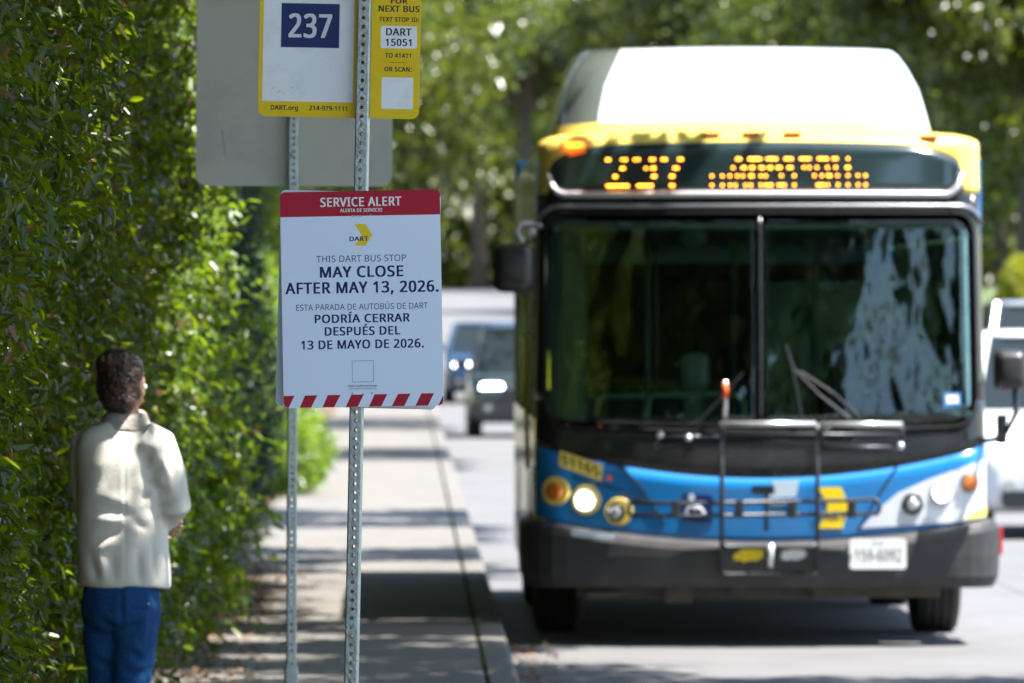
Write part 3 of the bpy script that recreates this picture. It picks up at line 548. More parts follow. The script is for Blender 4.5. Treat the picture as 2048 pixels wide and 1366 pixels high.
103: [[170,-202,288,-202,343,-192,373,-180,395,-165,417,-144,434,-116,444,-89,452,-51,450,440,343,440,339,426,335,425,313,438,270,448,155,445,123,435,90,415,64,389,42,354,27,314,19,276,17,184,27,114,42,74,64,39,95,10,123,-5,153,-15,275,-17,327,-4,327,-29,309,-76,280,-105,255,-117,215,-122,153,-110,105,-90,49,-91,49,-174,53,-177,110,-195],[230,63,190,83,172,104,152,151,144,226,152,276,174,326,190,345,208,358,225,365,243,365,278,350,302,326,314,304,327,254,329,186,322,139,299,94,273,73,243,63]],
104: [[42,-10,166,-9,166,234,171,274,178,301,193,329,219,353,249,365,272,365,297,355,321,329,331,301,333,-9,458,-9,458,316,443,376,431,396,407,420,379,435,342,445,229,448,192,440,167,430,164,620,41,619]],
105: [[41,-10,165,-9,164,440,40,439],[76,490,131,490,144,493,163,504,173,524,173,569,161,590,144,600,64,600,43,586,35,569,38,516,49,500]],
108: [[42,-10,166,-9,164,620,41,619]],
109: [[42,-10,166,-9,166,236,171,276,178,304,191,329,214,353,242,365,259,365,277,358,298,336,308,316,313,294,314,-10,438,-9,438,236,443,281,451,306,463,329,487,353,519,365,532,365,554,355,573,334,586,299,588,-9,712,-10,713,296,706,356,693,389,681,406,659,425,629,440,589,448,474,445,442,435,402,410,389,422,362,438,319,448,217,448,177,438,159,428,153,431,152,440,42,440]],
110: [[42,-10,166,-9,166,226,173,284,193,329,219,353,252,365,272,365,297,355,321,329,331,301,333,-9,458,-9,456,334,438,386,414,415,374,438,327,448,224,448,182,438,159,425,156,426,152,440,41,439]],
111: [[193,-18,293,-18,333,-11,370,4,410,34,427,53,452,98,459,121,469,176,469,258,454,326,437,361,410,394,375,422,328,442,300,447,185,447,135,434,90,409,62,381,49,363,29,321,17,253,17,178,22,143,37,96,59,56,98,17,153,-11],[243,62,208,74,190,87,172,108,157,138,144,203,152,276,167,313,195,347,215,359,240,367,255,364,283,352,309,328,327,298,337,266,342,231,339,178,322,121,307,98,283,77]],
114: [[42,-10,166,-9,166,234,176,279,201,321,224,342,252,358,337,358,346,409,346,441,342,445,222,448,187,438,157,418,152,440,41,439]],
115: [[117,-18,232,-18,277,-11,327,12,358,43,373,81,376,143,368,173,356,193,340,209,310,229,165,292,143,311,136,328,152,352,185,367,215,367,260,354,287,342,342,342,366,396,366,418,362,422,320,437,267,447,140,447,112,442,72,427,52,414,26,386,16,361,13,298,16,283,31,253,52,232,75,217,217,154,241,136,251,118,251,106,243,91,227,74,205,64,180,59,130,69,75,92,13,91,13,11,27,2,57,-8]],
116: [[154,-18,249,-18,279,-13,300,-4,299,69,244,69,219,62,212,64,188,81,175,103,173,116,173,363,294,364,295,438,174,439,173,538,77,539,48,448,-15,418,-15,366,45,363,45,111,55,51,73,21,97,-1,127,-13]],
118: [[136,-10,272,-9,430,404,435,419,434,440,306,440,302,436,204,160,105,436,101,440,-28,439,-28,419,-23,404]],
119: [[100,-9,233,-9,236,-5,315,243,391,-8,528,-9,534,2,646,407,649,440,521,440,458,196,384,437,380,441,250,441,173,196,111,437,108,441,-17,441,-16,407]],
121: [[15,-202,115,-202,155,-192,190,-170,223,-129,258,-54,433,409,435,440,307,440,303,436,207,168,106,436,102,440,-27,439,-24,411,143,-1,113,-74,82,-110,55,-122,-19,-121,-19,-194,-15,-197]],
100: [[180,-18,270,-18,313,-8,335,4,339,3,339,-7,343,-11,452,-9,450,619,327,618,325,432,280,447,153,444,123,434,95,419,64,391,42,356,27,316,17,243,19,151,29,103,47,63,62,41,95,9,138,-11],[233,62,210,69,195,79,169,108,152,151,144,218,152,273,172,323,195,349,210,359,238,367,263,359,283,347,297,333,314,301,327,246,327,173,322,143,312,116,299,96,273,74]],
},
}
CAP = max(GL["reg"][72][0][1::2]) / 1000.0


def text_mesh(s, bold=True):
    cu = bpy.data.curves.new("lettering", 'CURVE')
    cu.dimensions = '2D'
    cu.fill_mode = 'BOTH'
    x = 0.0
    xs = []
    for ch in s:
        if ch != ' ':
            for lp in GL["bold" if bold else "reg"][ord(ch)]:
                n = len(lp) // 2
                sp = cu.splines.new('POLY')
                sp.points.add(n - 1)
                sp.use_cyclic_u = True
                for i in range(n):
                    px_, py_ = x + lp[2 * i] / 1000, lp[2 * i + 1] / 1000
                    sp.points[i].co = (px_, py_, 0, 1)
                    xs.append(px_)
        x += GL["adv"][ord(ch)] / 1000 + (0.045 if bold else 0.01)
    o = bpy.data.objects.new("t", cu)
    C.objects.link(o)
    bpy.context.view_layer.update()
    me = bpy.data.meshes.new_from_object(o)
    bpy.data.objects.remove(o)
    bpy.data.curves.remove(cu)
    x0, x1 = min(xs), max(xs)
    co = np.empty(len(me.vertices) * 3)
    me.vertices.foreach_get("co", co)
    co = co.reshape(-1, 3)
    co[:, 0] = (co[:, 0] - (x0 + x1) / 2) / (x1 - x0)
    co[:, 1] = (co[:, 1] - CAP / 2) / CAP
    return me, co


def lettering(s, f, cx, cy, wd, cap, m, parent, bold=True, name="lettering"):
    """f(u, v) -> 3-D; text centred on (cx, cy) in the same units as wd, cap (v up)"""
    me, co = text_mesh(s, bold)
    out = np.array([tuple(f(cx + a * wd, cy + b * cap)) for a, b, _ in co])
    me.vertices.foreach_set("co", out.ravel())
    me.materials.clear()
    me.update()
    return link(name, me, m, parent)


# leaves ------------------------------------------------------------
def unit(a):
    return a / np.maximum(np.linalg.norm(a, axis=1, keepdims=True), 1e-9)


def leaf_arrays(p, d, nrm, L_, W_):
    d = unit(d)
    sd = unit(np.cross(d, nrm))
    nr = np.cross(sd, d)
    L_ = np.asarray(L_).reshape(-1, 1)
    W_ = np.asarray(W_).reshape(-1, 1)
    v = np.stack([p,
                  p + d * L_ * .33 + sd * W_ * .5 + nr * W_ * .14,
                  p + d * L_ * .68 + sd * W_ * .38 + nr * W_ * .08 - nr * L_ * .05,
                  p + d * L_ - nr * L_ * .16,
                  p + d * L_ * .68 - sd * W_ * .38 + nr * W_ * .08 - nr * L_ * .05,
                  p + d * L_ * .33 - sd * W_ * .5 + nr * W_ * .14], axis=1)
    return v


def leaf_object(name, p, d, nrm, L_, W_, m, parent=None):
    v = leaf_arrays(p, d, nrm, L_, W_)
    n = len(p)
    me = bpy.data.meshes.new(name)
    me.vertices.add(n * 6)
    me.vertices.foreach_set("co", v.reshape(-1).astype(np.float32))
    base = (np.arange(n) * 6)[:, None]
    idx = (base + np.array([[0, 3, 2, 1, 0, 5, 4, 3]])).reshape(-1)
    me.loops.add(n * 8)
    me.loops.foreach_set("vertex_index", idx.astype(np.int32))
    me.polygons.add(n * 2)
    me.polygons.foreach_set("loop_start", (np.arange(n * 2) * 4).astype(np.int32))
    me.update(calc_edges=True)
    me.validate()
    o = link(name, me, m, parent)
    return o


def leaf_object_simple(name, p, d, nrm, L_, W_, m, parent=None):
    """two-triangle leaf for foliage farther off"""
    v = leaf_arrays(p, d, nrm, L_, W_)[:, [0, 1, 3, 5]]
    n = len(p)
    me = bpy.data.meshes.new(name)
    me.vertices.add(n * 4)
    me.vertices.foreach_set("co", v.reshape(-1).astype(np.float32))
    base = (np.arange(n) * 4)[:, None]
    idx = (base + np.array([[0, 2, 1, 0, 3, 2]])).reshape(-1)
    me.loops.add(n * 6)
    me.loops.foreach_set("vertex_index", idx.astype(np.int32))
    me.polygons.add(n * 2)
    me.polygons.foreach_set("loop_start", (np.arange(n * 2) * 3).astype(np.int32))
    me.update(calc_edges=True)
    me.validate()
    return link(name, me, m, parent)


def rand_dirs(n):
    return unit(rng.normal(size=(n, 3)))

# ------------------------------------------------------------------ ground, road, kerb, sidewalk
KX, KW, RZ = 0.56, 0.155, -0.13       # kerb face x, kerb width, road level


def rise(y):
    t = min(1.0, max(0.0, (y - 150) / 180))
    return 2.7 * t * t * (3 - 2 * t)


def strip(name, x0, x1, ys, z, m, nx=1, jit=0.0):
    b = MB()
    for i, y in enumerate(ys):
        for k in range(nx + 1):
            b.v.append((x0 + (x1 - x0) * k / nx, y, z + rise(y) + (random.uniform(-jit, jit) if jit else 0)))
    for i in range(len(ys) - 1):
        for k in range(nx):
            a = i * (nx + 1) + k
            b.f.append((a, a + 1, a + nx + 2, a + nx + 1))
    return b.build(name, m, recalc=False)


YS = [-150, -60, 0, 20, 40, 60, 90, 120, 150, 165, 180, 195, 210, 225, 240, 255, 270, 285, 300, 315, 330, 345, 400, 700, 1500, 3000]
tag(strip("ground", -1500, 1500, YS, RZ - 0.10, "grass_ground", nx=30), kind="structure")
road = tag(strip("road", KX - 0.02, 11.5, YS[:-2], RZ - 0.03, "joint", nx=6), kind="structure")
for lane in range(3):
    xa = KX + 0.004 + lane * 3.63
    for j in range(14):
        y0, L_ = 20 + j * 6.0, 6.0
        me_b = MB().box((xa + 1.81, y0 + L_ / 2, RZ - 0.025), (3.62, L_ - 0.012, 0.05))
        me_b.build("road_slab", "road_concrete", road)
    far = [104] + [y for y in YS if 104 < y < 700]
    o = strip("road_slab_far", xa, xa + 3.62, far, RZ, "road_concrete")
    o.parent = road
    o["kind"] = "stuff"
for j in range(2):
    o = strip("road_slab_near", KX + 0.004 + j * 5.5, KX + j * 5.5 + 5.45, [-150, -60, 0, 19.98], RZ, "road_concrete")
    o.parent = road

walk = tag(strip("sidewalk", -1.26, KX - KW, YS[:-2], -0.05, "joint"), kind="structure")
y = 14.0
j = 0
while y < 84:
    MB().box(((-1.25 + KX - KW - 0.02) / 2, y + 0.75, -0.03 + random.uniform(-.002, .002)), (KX - KW - 0.02 + 1.25, 1.488, 0.06)) \
        .build("slab", "concrete", walk, bevel=0.006, seg=1)
    y += 1.5
o = strip("slab_far", -1.25, KX - KW - 0.02, [84] + [q for q in YS if 84 < q < 700], 0.0, "concrete")
o.parent = walk
o = strip("slab_near", -1.25, KX - KW - 0.02, [-150, -60, 0, 13.99], 0.0, "concrete")
o.parent = walk

kerb = empty("kerb", (0, 0, 0), kind="structure")
prof = [(KX - KW, -0.3), (KX, -0.3), (KX, RZ + 0.005)]
for k in range(6):
    a = R(90 * k / 5)
    prof.append((KX - 0.028 + 0.028 * math.cos(a) - 0.004, -0.028 + 0.028 * math.sin(a)))
prof += [(KX - KW + 0.006, 0.0), (KX - KW, -0.006)]
y = 14.0
while y < 110:
    L_ = 3.0
    b = MB()
    b.prism(prof, y, y + L_ - 0.008, lambda u, v, q: (u, q, v))
    b.build("kerb_section", "concrete", kerb)
    y += L_
b = MB()
fy = [110] + [q for q in YS if 110 < q < 700]
b.loft([[Vector((u, q, v + rise(q))) for u, v in prof] for q in fy])
b.build("kerb_far", "concrete", kerb)
b = MB()
b.prism(prof, -150, 13.99, lambda u, v, q: (u, q, v))
b.build("kerb_near", "concrete", kerb)

# far side of the road: kerb and verge
b = MB()
b.loft([[Vector((11.5 + u, q, v + rise(q))) for u, v in ((0, -0.2), (0, -0.02), (0.02, 0), (0.16, 0), (0.16, -0.2))] for q in YS[:-2]])
o = b.build("far_kerb", "concrete")
tag(o, kind="structure")
o = strip("verge", 11.66, 60, YS, -0.01, "grass_ground", nx=4)
tag(o, kind="structure")
bed = tag(strip("planting_bed", -9, -1.262, [q for q in range(0, 100, 2)] + YS[8:], -0.03, "soil", nx=10, jit=0.012), kind="structure")

# leaf litter on the bed, a little of it on the walk and in the gutter
n = 5400
px_ = np.concatenate([rng.uniform(-2.1, -1.15, 3300), -1.2 + np.abs(rng.normal(0, .25, 1800)), KX + 0.03 + np.abs(rng.normal(0, .12, 300))])
py_ = np.concatenate([rng.uniform(24, 100, 3300), rng.uniform(30, 60, 1800), rng.uniform(38, 49, 300)])
pz_ = np.concatenate([rng.uniform(-0.01, 0.03, 3300), np.full(1800, 0.006), np.full(300, RZ + 0.006)])
dd = rand_dirs(n)
dd[:, 2] *= 0.15
nn = rand_dirs(n) * 0.35 + np.array([0, 0, 1])
tag(leaf_object("leaf_litter", np.c_[px_, py_, pz_], dd, nn, rng.uniform(.03, .07, n), rng.uniform(.015, .03, n), "litter_leaf"), kind="stuff")
# weeds in the joint between walk and kerb
n = 420
yy = np.concatenate([rng.uniform(36, 75, n // 2)] + [rng.normal(c, .5, n // 12) for c in (39, 44, 48.5, 52, 58, 63)])
n = len(yy)
p = np.c_[rng.normal(KX - KW - .01, .006, n), yy, np.full(n, -.01)]
d = rand_dirs(n) * .7 + np.array([0, 0, 1])
tag(leaf_object("weeds", p, d, rand_dirs(n), rng.uniform(.01, .03, n), rng.uniform(.003, .007, n), "hedge_leaf"), kind="stuff")


# ------------------------------------------------------------------ hedge
def face_x(y, z):
    f = -1.28 - .34 / (1 + np.exp(-(y - 48.2) * 2.2)) + .10 * np.sin(1.15 * y + 1.2 * np.sin(.9 * z)) + .07 * np.sin(2.7 * y + 1.9 * z) + .05 * np.sin(5.3 * y - 3.1 * z) + .05 * np.sin(2.3 * z + .7 * y)
    f = f + .10 * np.exp(-((y - 44.0) / 3.0) ** 2) + .10 * np.exp(-((y - 26.5) / 2.0) ** 2) * np.clip(z - 1.4, 0, 1)
    f = f - .17 * np.exp(-((y - 30.0) / 2.6) ** 2) * np.clip(2.3 - z, 0, 1)
    return f - .12 * np.exp(-z / .25) + 0.03 * np.clip(z - 2.5, 0, 1)


def sprigs(n_s, per, y0, y1, z0, z1, fx, depth, Lr, Wr, spread=.16):
    y = rng.uniform(y0, y1, n_s)
    z = rng.uniform(z0, z1, n_s)
    hollow = np.clip(np.sin(y * 2.1 + 1.7 * np.sin(z * 1.3)) * np.sin(z * 2.4 + y * .9) + .5 * np.sin(y * 6.1 + z * 4.0), -.2, 1.2)
    x = fx(y, z) + .05 - rng.exponential(depth, n_s) - .20 * np.clip(hollow, 0, 1)
    d = unit(np.c_[rng.normal(.55, .35, n_s), rng.normal(-.15, .45, n_s), rng.normal(.15, .5, n_s)])
    ln = rng.uniform(.6, 1.3, n_s) * spread
    pos, dr, nm = [], [], []
    for j in range(per):
        t = (j + .5) / per
        b = np.c_[x, y, z] + d * (ln * t)[:, None]
        side = rand_dirs(n_s)
        q = d * .55 + side * .9 + np.array([.1, -.1, -.45])
        pos.append(b)
        dr.append(q)
        nm.append(rng.normal(0, .45, (n_s, 3)) + np.array([.45, -.15, .8]))
    pos, dr, nm = map(np.concatenate, (pos, dr, nm))
    n = len(pos)
    return pos, dr, nm, rng.uniform(*Lr, n), rng.uniform(*Wr, n)


hedge = empty("hedge", (-1.5, 44, 0), label="tall dense laurel hedge filling the left edge of the sidewalk behind the woman", cat="hedge")


def under(o, par):
    o.parent = par
    o.matrix_parent_inverse = Matrix.Translation(-Vector(par.location))
    return o


A = sprigs(17500, 8, 18, 40, 0.02, 4.7, face_x, .13, (.040, .072), (.018, .031), .20)
B = sprigs(8500, 8, 40, 62, 0.02, 4.7, face_x, .14, (.05, .085), (.024, .038), .22)
pos, dr, nm, LL, WW = [np.concatenate(q) for q in zip(A, B)]
keep_ = ~((pos[:, 1] > 25.5) & (pos[:, 1] < 32.3) & (pos[:, 2] < 2.0) & (pos[:, 0] > -1.25))      # trimmed back where she stands
keep_ &= ~((pos[:, 1] > 20.5) & (pos[:, 1] <= 25.5) & (pos[:, 2] < 2.1) & (pos[:, 0] > -.0385 * pos[:, 1] - .02))
keep_ &= ~((pos[:, 1] > 32.3) & (pos[:, 1] < 36) & (pos[:, 0] > -1.12))
pos, dr, nm, LL, WW = pos[keep_], dr[keep_], nm[keep_], LL[keep_], WW[keep_]
# the 300 leaves nearest the camera and in the picture stand as parts of their own
ux = VX + FPX * pos[:, 0] / pos[:, 1]
uy = VY + FPX * (CAMH - pos[:, 2]) / pos[:, 1]
vis = (ux > 4) & (uy > 10) & (uy < 1355) & (pos[:, 1] > 22)
order = np.argsort(np.where(vis, pos[:, 1] - 9 * (pos[:, 0] - face_x(pos[:, 1], pos[:, 2])), 1e9))[:300]
mask = np.ones(len(pos), bool)
mask[order] = False
under(tag(leaf_object("foliage", pos[mask], dr[mask], nm[mask], LL[mask], WW[mask], "hedge_leaf"), kind="stuff"), hedge)
protos = []
for k in range(12):
    v = leaf_arrays(np.zeros((1, 3)), np.array([[1., 0, 0]]), np.array([[0., 0, 1.]]), [1.0], [rng.uniform(.38, .50)])[0]
    me = bpy.data.meshes.new("leaf")
    me.from_pydata([tuple(q) for q in v], [], [(0, 3, 2, 1), (0, 5, 4, 3)])
    me.materials.append(MATS["hedge_leaf"])
    protos.append(me)
for i in order:
    dx = Vector(dr[i]).normalized()
    sy = dx.cross(Vector(nm[i])).normalized() * -1
    nz_ = dx.cross(sy)
    M = Matrix((dx, sy, nz_)).transposed().to_4x4()
    o = bpy.data.objects.new("leaf", protos[int(rng.integers(12))])
    C.objects.link(o)
    o.parent = hedge
    o.matrix_parent_inverse = Matrix.Translation(-Vector(hedge.location))
    o.matrix_basis = Matrix.Translation(Vector(pos[i])) @ M @ Matrix.Scale(float(LL[i]), 4)
# brighter-coloured sprigs added on the bulge to imitate its sunlit stripe
q = sprigs(1000, 7, 40.5, 47.5, .25, 4.6, lambda y, z: face_x(y, z) + .06, .05, (.05, .10), (.022, .038), .26)
under(tag(leaf_object("sunlit_leaves", *q, "bright_shrub_leaf"), kind="stuff"), hedge)
# solid lumpy core added behind the leaf face to block light through the hedge
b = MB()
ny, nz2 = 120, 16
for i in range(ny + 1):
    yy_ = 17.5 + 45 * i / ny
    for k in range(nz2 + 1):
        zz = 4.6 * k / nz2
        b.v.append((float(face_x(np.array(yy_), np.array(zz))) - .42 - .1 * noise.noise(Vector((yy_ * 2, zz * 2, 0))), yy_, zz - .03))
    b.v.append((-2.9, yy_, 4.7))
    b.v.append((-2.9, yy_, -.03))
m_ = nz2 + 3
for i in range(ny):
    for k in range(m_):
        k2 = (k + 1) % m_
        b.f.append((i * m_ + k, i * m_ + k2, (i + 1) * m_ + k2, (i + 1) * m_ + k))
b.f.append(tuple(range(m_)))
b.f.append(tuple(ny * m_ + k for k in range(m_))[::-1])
under(tag(b.build("light_block_core", "core_brown"), kind="stuff"), hedge)
b = MB()
for i in range(260):
    y0 = random.uniform(19, 61)
    x0 = float(face_x(np.array(y0), np.array(1.0))) - random.uniform(.05, .35)
    z0 = random.uniform(0, 3.6)
    b.tube([(x0 - .1, y0, z0), (x0, y0 + random.uniform(-.15, .15), z0 + .35), (x0 + .12, y0 + random.uniform(-.2, .2), z0 + .62)], [.009, .007, .003], 5)
under(tag(b.build("branches", "bark"), kind="stuff"), hedge)


# shrubs further along
def shrub(name, c, rx, ry, h, n_s, m, label, Lr=(.05, .09), cat="shrub", cone=.5):
    e = empty(name, c, label=label, cat=cat)
    z = rng.uniform(0.02, 1, n_s)
    a = rng.uniform(0, 2 * math.pi, n_s)
    prof_ = (1 - z ** 2.2) ** .5 * (1 - cone * z) * (.72 + .28 * np.minimum(1, z * 5))
    lump = 1 + .12 * np.sin(a * 3 + z * 9) + .1 * np.sin(a * 7 - z * 17)
    r_ = prof_ * lump * (1 - rng.exponential(.09, n_s))
    base = np.c_[rx * r_ * np.cos(a), ry * r_ * np.sin(a), z * h]
    out = unit(np.c_[np.cos(a), np.sin(a), np.full(n_s, .3)])
    ps, ds, ns = [], [], []
    for j in range(5):
        ps.append(base + out * (.03 * j) + rng.normal(0, .03, (n_s, 3)))
        ds.append(out * .6 + rand_dirs(n_s) * .9)
        ns.append(rng.normal(0, .5, (n_s, 3)) + np.array([0.2, -.2, .8]))
    ps, ds, ns = map(np.concatenate, (ps, ds, ns))
    n = len(ps)
    o = leaf_object_simple("foliage", ps, ds, ns, rng.uniform(*Lr, n), rng.uniform(Lr[0] * .45, Lr[1] * .45, n), m, e)
    o["kind"] = "stuff"
    b = MB()
    for k in range(9):
        a = random.uniform(0, 6.28)
        q = random.uniform(.2, .6)
        b.tube([(0, 0, -.05), (rx * q * .4 * math.cos(a), ry * q * .4 * math.sin(a), h * .35), (rx * q * math.cos(a) * .7, ry * q * math.sin(a) * .7, h * .8)], [.03, .02, .006], 6)
    b.build("stems", "bark", e)
    return e


shrub("shrub", (-1.60, 61.6, -.02), .58, 1.9, 5.0, 11000, "dark_shrub_leaf", "dark columnar evergreen at the far end of the laurel hedge", cone=.25, Lr=(.04, .07))
shrub("shrub", (-2.0, 66.8, -.02), .7, 1.6, 5.3, 6000, "hedge_leaf", "tall leafy shrub standing past the dark columnar evergreen", cone=.2)
shrub("shrub", (-1.62, 84.0, -.02), .72, 3.4, 1.75, 5000, "bright_shrub_leaf", "low bright green shrub in sun spilling over the sidewalk edge", Lr=(.07, .12), cone=.15)
shrub("shrub", (-1.95, 91, -.02), .85, 3.2, 2.6, 5000, "bright_shrub_leaf", "taller bright green shrub behind the low sunlit one", Lr=(.08, .13), cone=.2)
shrub("shrub", (-2.3, 108, -.02), 1.1, 6.0, 4.2, 7000, "hedge_leaf", "dark green bushes beside the walk behind the two signs", Lr=(.1, .16), cone=.2)
shrub("shrub", (12.0, 166, .05), .8, 1.5, 2.7, 4500, "yellow_leaf", "yellow green bush across the road right of the bus", Lr=(.1, .17), cone=.5)


# ------------------------------------------------------------------ trees
SX, SY = TOSUN.x / TOSUN.z, TOSUN.y / TOSUN.z


def in_gap(q):
    """crown gaps over the street: leaves dropped so the sun falls on chosen places"""
    g = q[:, :2] - q[:, 2:3] * np.array([[SX, SY]])
    g = g + .22 * np.sin(q[:, [1, 0]] * 3.1 + q[:, 2:3] * 2.0) + rng.normal(0, .12, g.shape)
    x, y = g[:, 0], g[:, 1]
    out = (x < -1.25) & (x > -3.7) & (y > 40.2) & (y < 47.6) & (np.sin(x * 5 + y * 3) > -.85)
    out |= (x < -1.9) & (x > -3.0) & (y > 25.2) & (y < 28.6) & (np.sin(x * 7 + y * 5) > -.2)
    out |= (x < -1.5) & (x > -3.0) & (y > 53.5) & (y < 55.5)
    out |= (x > .62) & (y > 46.7)
    out |= (np.hypot(x + 1.47, y - 31.85) < .50)
    out |= (x > -.78) & (y > 49.2) & (y < 61.5)
    for a, b_ in ((65.3, 70.8), (77.5, 102.5), (111.5, 128.5), (143, 400)):
        out |= (y > a) & (y < b_)
    return out


def tree(c, h, clumps, leaves, lsize, m, label, trunk_r=.25, group=None, K=26, flat=.8, lit=None):
    """clumps: (dx, dy, z, rx, ry, rz) foliage masses; leaves gathered in K small tufts in each"""
    e = empty("tree", c, label=label, cat="tree", group=group)
    tot = sum(q[3] * q[4] * q[5] for q in clumps)
    ps = []
    b = MB()
    top = Vector((random.uniform(-.3, .3), random.uniform(-.3, .3), h * .45))
    b.tube([(0, 0, -.2), (top.x * .2, top.y * .2, h * .12), (top.x * .6, top.y * .7, h * .3), top], [trunk_r * 1.35, trunk_r, trunk_r * .85, trunk_r * .7], 12)
    b.build("trunk", "bark", e, smooth=True)
    lb = MB()
    for (dx, dy, z, rx, ry, rz) in clumps:
        n = int(leaves * (rx * ry * rz) / tot)
        k = max(6, int((70 if group == G1 else K) * (rx * ry * rz / tot * len(clumps)) ** .7))
        tc = rand_dirs(k) * (rng.uniform(.25, 1.0, k) ** .5)[:, None]
        which = rng.integers(0, k, n)
        sg = .5 / k ** .33
        q = tc[which] + rng.normal(0, sg, (n, 3)) * np.array([1, 1, flat])
        ps.append(q * np.array([rx, ry, rz]) + np.array([dx, dy, z]))
        ctr = Vector((dx, dy, z))
        mid = top.lerp(ctr, .5) + Vector((random.uniform(-.3, .3), random.uniform(-.3, .3), .2 + random.random() * .4))
        def blocked(v_):
            return group == G1 and bool(in_gap(np.array([[v_.x + c[0], v_.y + c[1], v_.z]]))[0])
        if blocked(ctr) or blocked(mid):
            continue
        lb.tube([top + Vector((0, 0, -.3)), mid, ctr], [trunk_r * .5, trunk_r * .32, trunk_r * .14], 8)
        for t in tc[: min(k, 9)]:
            tip = Vector((t[0] * rx, t[1] * ry, t[2] * rz)) * .9 + ctr
            if blocked(tip) or blocked(ctr.lerp(tip, .5)):
                continue
            lb.tube([ctr, ctr.lerp(tip, .5) + Vector((0, 0, .15)), tip], [trunk_r * .13, trunk_r * .08, .012], 5)
    lb.build("limbs", "bark", e, smooth=True)
    p = np.concatenate(ps)
    if group == G1:
        p = p[~in_gap(p + np.array(c))]
    n = len(p)
    d = rand_dirs(n) + np.array([0, 0, -.3])
    nn = rng.normal(0, .55, (n, 3)) + np.array([0.05, -.05, .8])
    o = leaf_object_simple("crown", p, d, nn, rng.uniform(lsize * .7, lsize * 1.3, n), rng.uniform(lsize * .45, lsize * .7, n), m, e)
    return e


def ell(y0, y1, x0, x1, z, rz, nx=3, ny=3, j=.3, cx=0, cy=0):
    """a grid of overlapping foliage masses over a rectangle of plan, relative to the trunk at cx, cy"""
    out = []
    for a in range(nx):
        for b_ in range(ny):
            rx, ry = (x1 - x0) / nx / 2, (y1 - y0) / ny / 2
            out.append((x0 + rx * (2 * a + 1) - cx + random.uniform(-j, j), y0 + ry * (2 * b_ + 1) - cy + random.uniform(-j, j),
                        z + random.uniform(-.5, .5), rx * 1.15, ry * 1.15, rz))
    return out


LO = "oak_leaf"
G1 = "street oaks shading the sidewalk"
# three oaks behind the hedge whose crowns overhang the stop (above the picture, they shade it)
tree((-3.9, 20, 0), 10, ell(20, 27, -3.5, 6.0, 7.4, 1.4, 4, 4, cx=-3.9, cy=20) + [(5.9, 3.3, 6.9, 1.5, 1.5, .7), (5.4, 3.5, 6.2, 1.4, 1.3, .5), (6.3, 3.2, 7.8, 1.3, 1.5, .6)], 50000, .20, LO, "wide oak arching over the signs nearest the camera", .3, G1)
tree((-3.7, 36, 0), 10, ell(27, 43.6, -3.5, 7.6, 7.4, 1.5, 4, 6, cx=-3.7, cy=36) + [(5.6, -3.8, 6.9, 1.4, 1.2, .6), (5.1, -3.7, 6.2, 1.3, 1.2, .5)], 95000, .20, LO, "wide oak arching over the woman in the cream jacket", .32, G1)
tree((-4.0, 56, 0), 9, ell(43.6, 64.0, -4.0, 4.2, 6.8, 1.2, 4, 8, cx=-4.0, cy=56), 120000, .20, LO, "oak beside the bus with its crown over the hedge and walk", .28, G1)
tree((-3.8, 74, 0), 9, ell(69.0, 76, -4.5, 8.0, 7.8, 1.2, 5, 2, cx=-3.8, cy=74), 40000, .20, LO, "narrow oak past the dark shrub shading one band of walk", .22, G1)
tree((-4.2, 110, 0), 11, ell(100, 110, -4.5, 8.0, 8.6, 1.6, 4, 2, cx=-4.2, cy=110), 40000, .22, LO, "oak over the walk behind the back of the grey sign", .3, G1)
tree((-4.0, 128, 0), 12, ell(127, 142, -5, 7, 9.4, 2.0, 4, 3, cx=-4.0, cy=128), 36000, .24, LO, "second oak over the walk behind the grey sign", .3, G1)

G2 = "trees lining the road in the distance"


def bigtree(x, y, h, r_, label, m=LO, leaves=24000, ls=.27, low=2.0, tr=.3):
    z0 = rise(y)
    cl = []
    for k in range(7):
        a = k * 2 * math.pi / 7 + random.random()
        q = r_ * .55
        cl.append((q * math.cos(a), q * math.sin(a), random.uniform(low + (h - low) * .25, low + (h - low) * .6), r_ * .5, r_ * .5, (h - low) * .24))
    for k in range(4):
        a = k * 1.57 + random.random()
        cl.append((r_ * .28 * math.cos(a), r_ * .28 * math.sin(a), low + (h - low) * .78, r_ * .45, r_ * .45, (h - low) * .2))
    return tree((x, y, z0), h, cl, leaves, ls, m, label, tr, G2, K=30)


bigtree(-6.5, 122, 13, 5.0, "dark oak left of the stop sign behind the hedge top", low=1.0)
bigtree(-7.5, 150, 15, 5.5, "broad oak further along on the hedge side", low=1.0)
bigtree(-4.4, 168, 14, 4.8, "oak leaning over the road left of the bus roof", low=3.0, leaves=30000)
bigtree(-3.5, 196, 15, 5.5, "tall oak rising directly behind the back of the grey sign", low=2.5, leaves=30000)
bigtree(-8.0, 215, 15, 6.0, "shadowy oak deep behind the yellow stop sign", low=.5)
bigtree(-1.2, 236, 16, 6.0, "oak overhanging the far road above the queued cars", "pale_leaf", low=4.0, leaves=30000)
bigtree(-9.0, 270, 16, 7.0, "distant oak beyond the bright shrubs on the walk side", low=.5)
bigtree(3.0, 345, 17, 7.5, "pale green tree closing the view at the end of the road", "pale_leaf", low=.5, ls=.34)
bigtree(-7.0, 352, 17, 8.0, "pale tree at the road end left of the other pale one", "pale_leaf", low=.3, ls=.34)
bigtree(13.0, 350, 17, 8.0, "distant tree rising behind the middle of the bus roof", low=.5, ls=.34)
bigtree(24.0, 345, 17, 8.5, "distant tree behind the right end of the bus roof", low=.5, ls=.34)
bigtree(12.7, 174, 13, 4.6, "dark oak across the road beside the yellow green bush", low=2.6, leaves=32000, tr=.42)
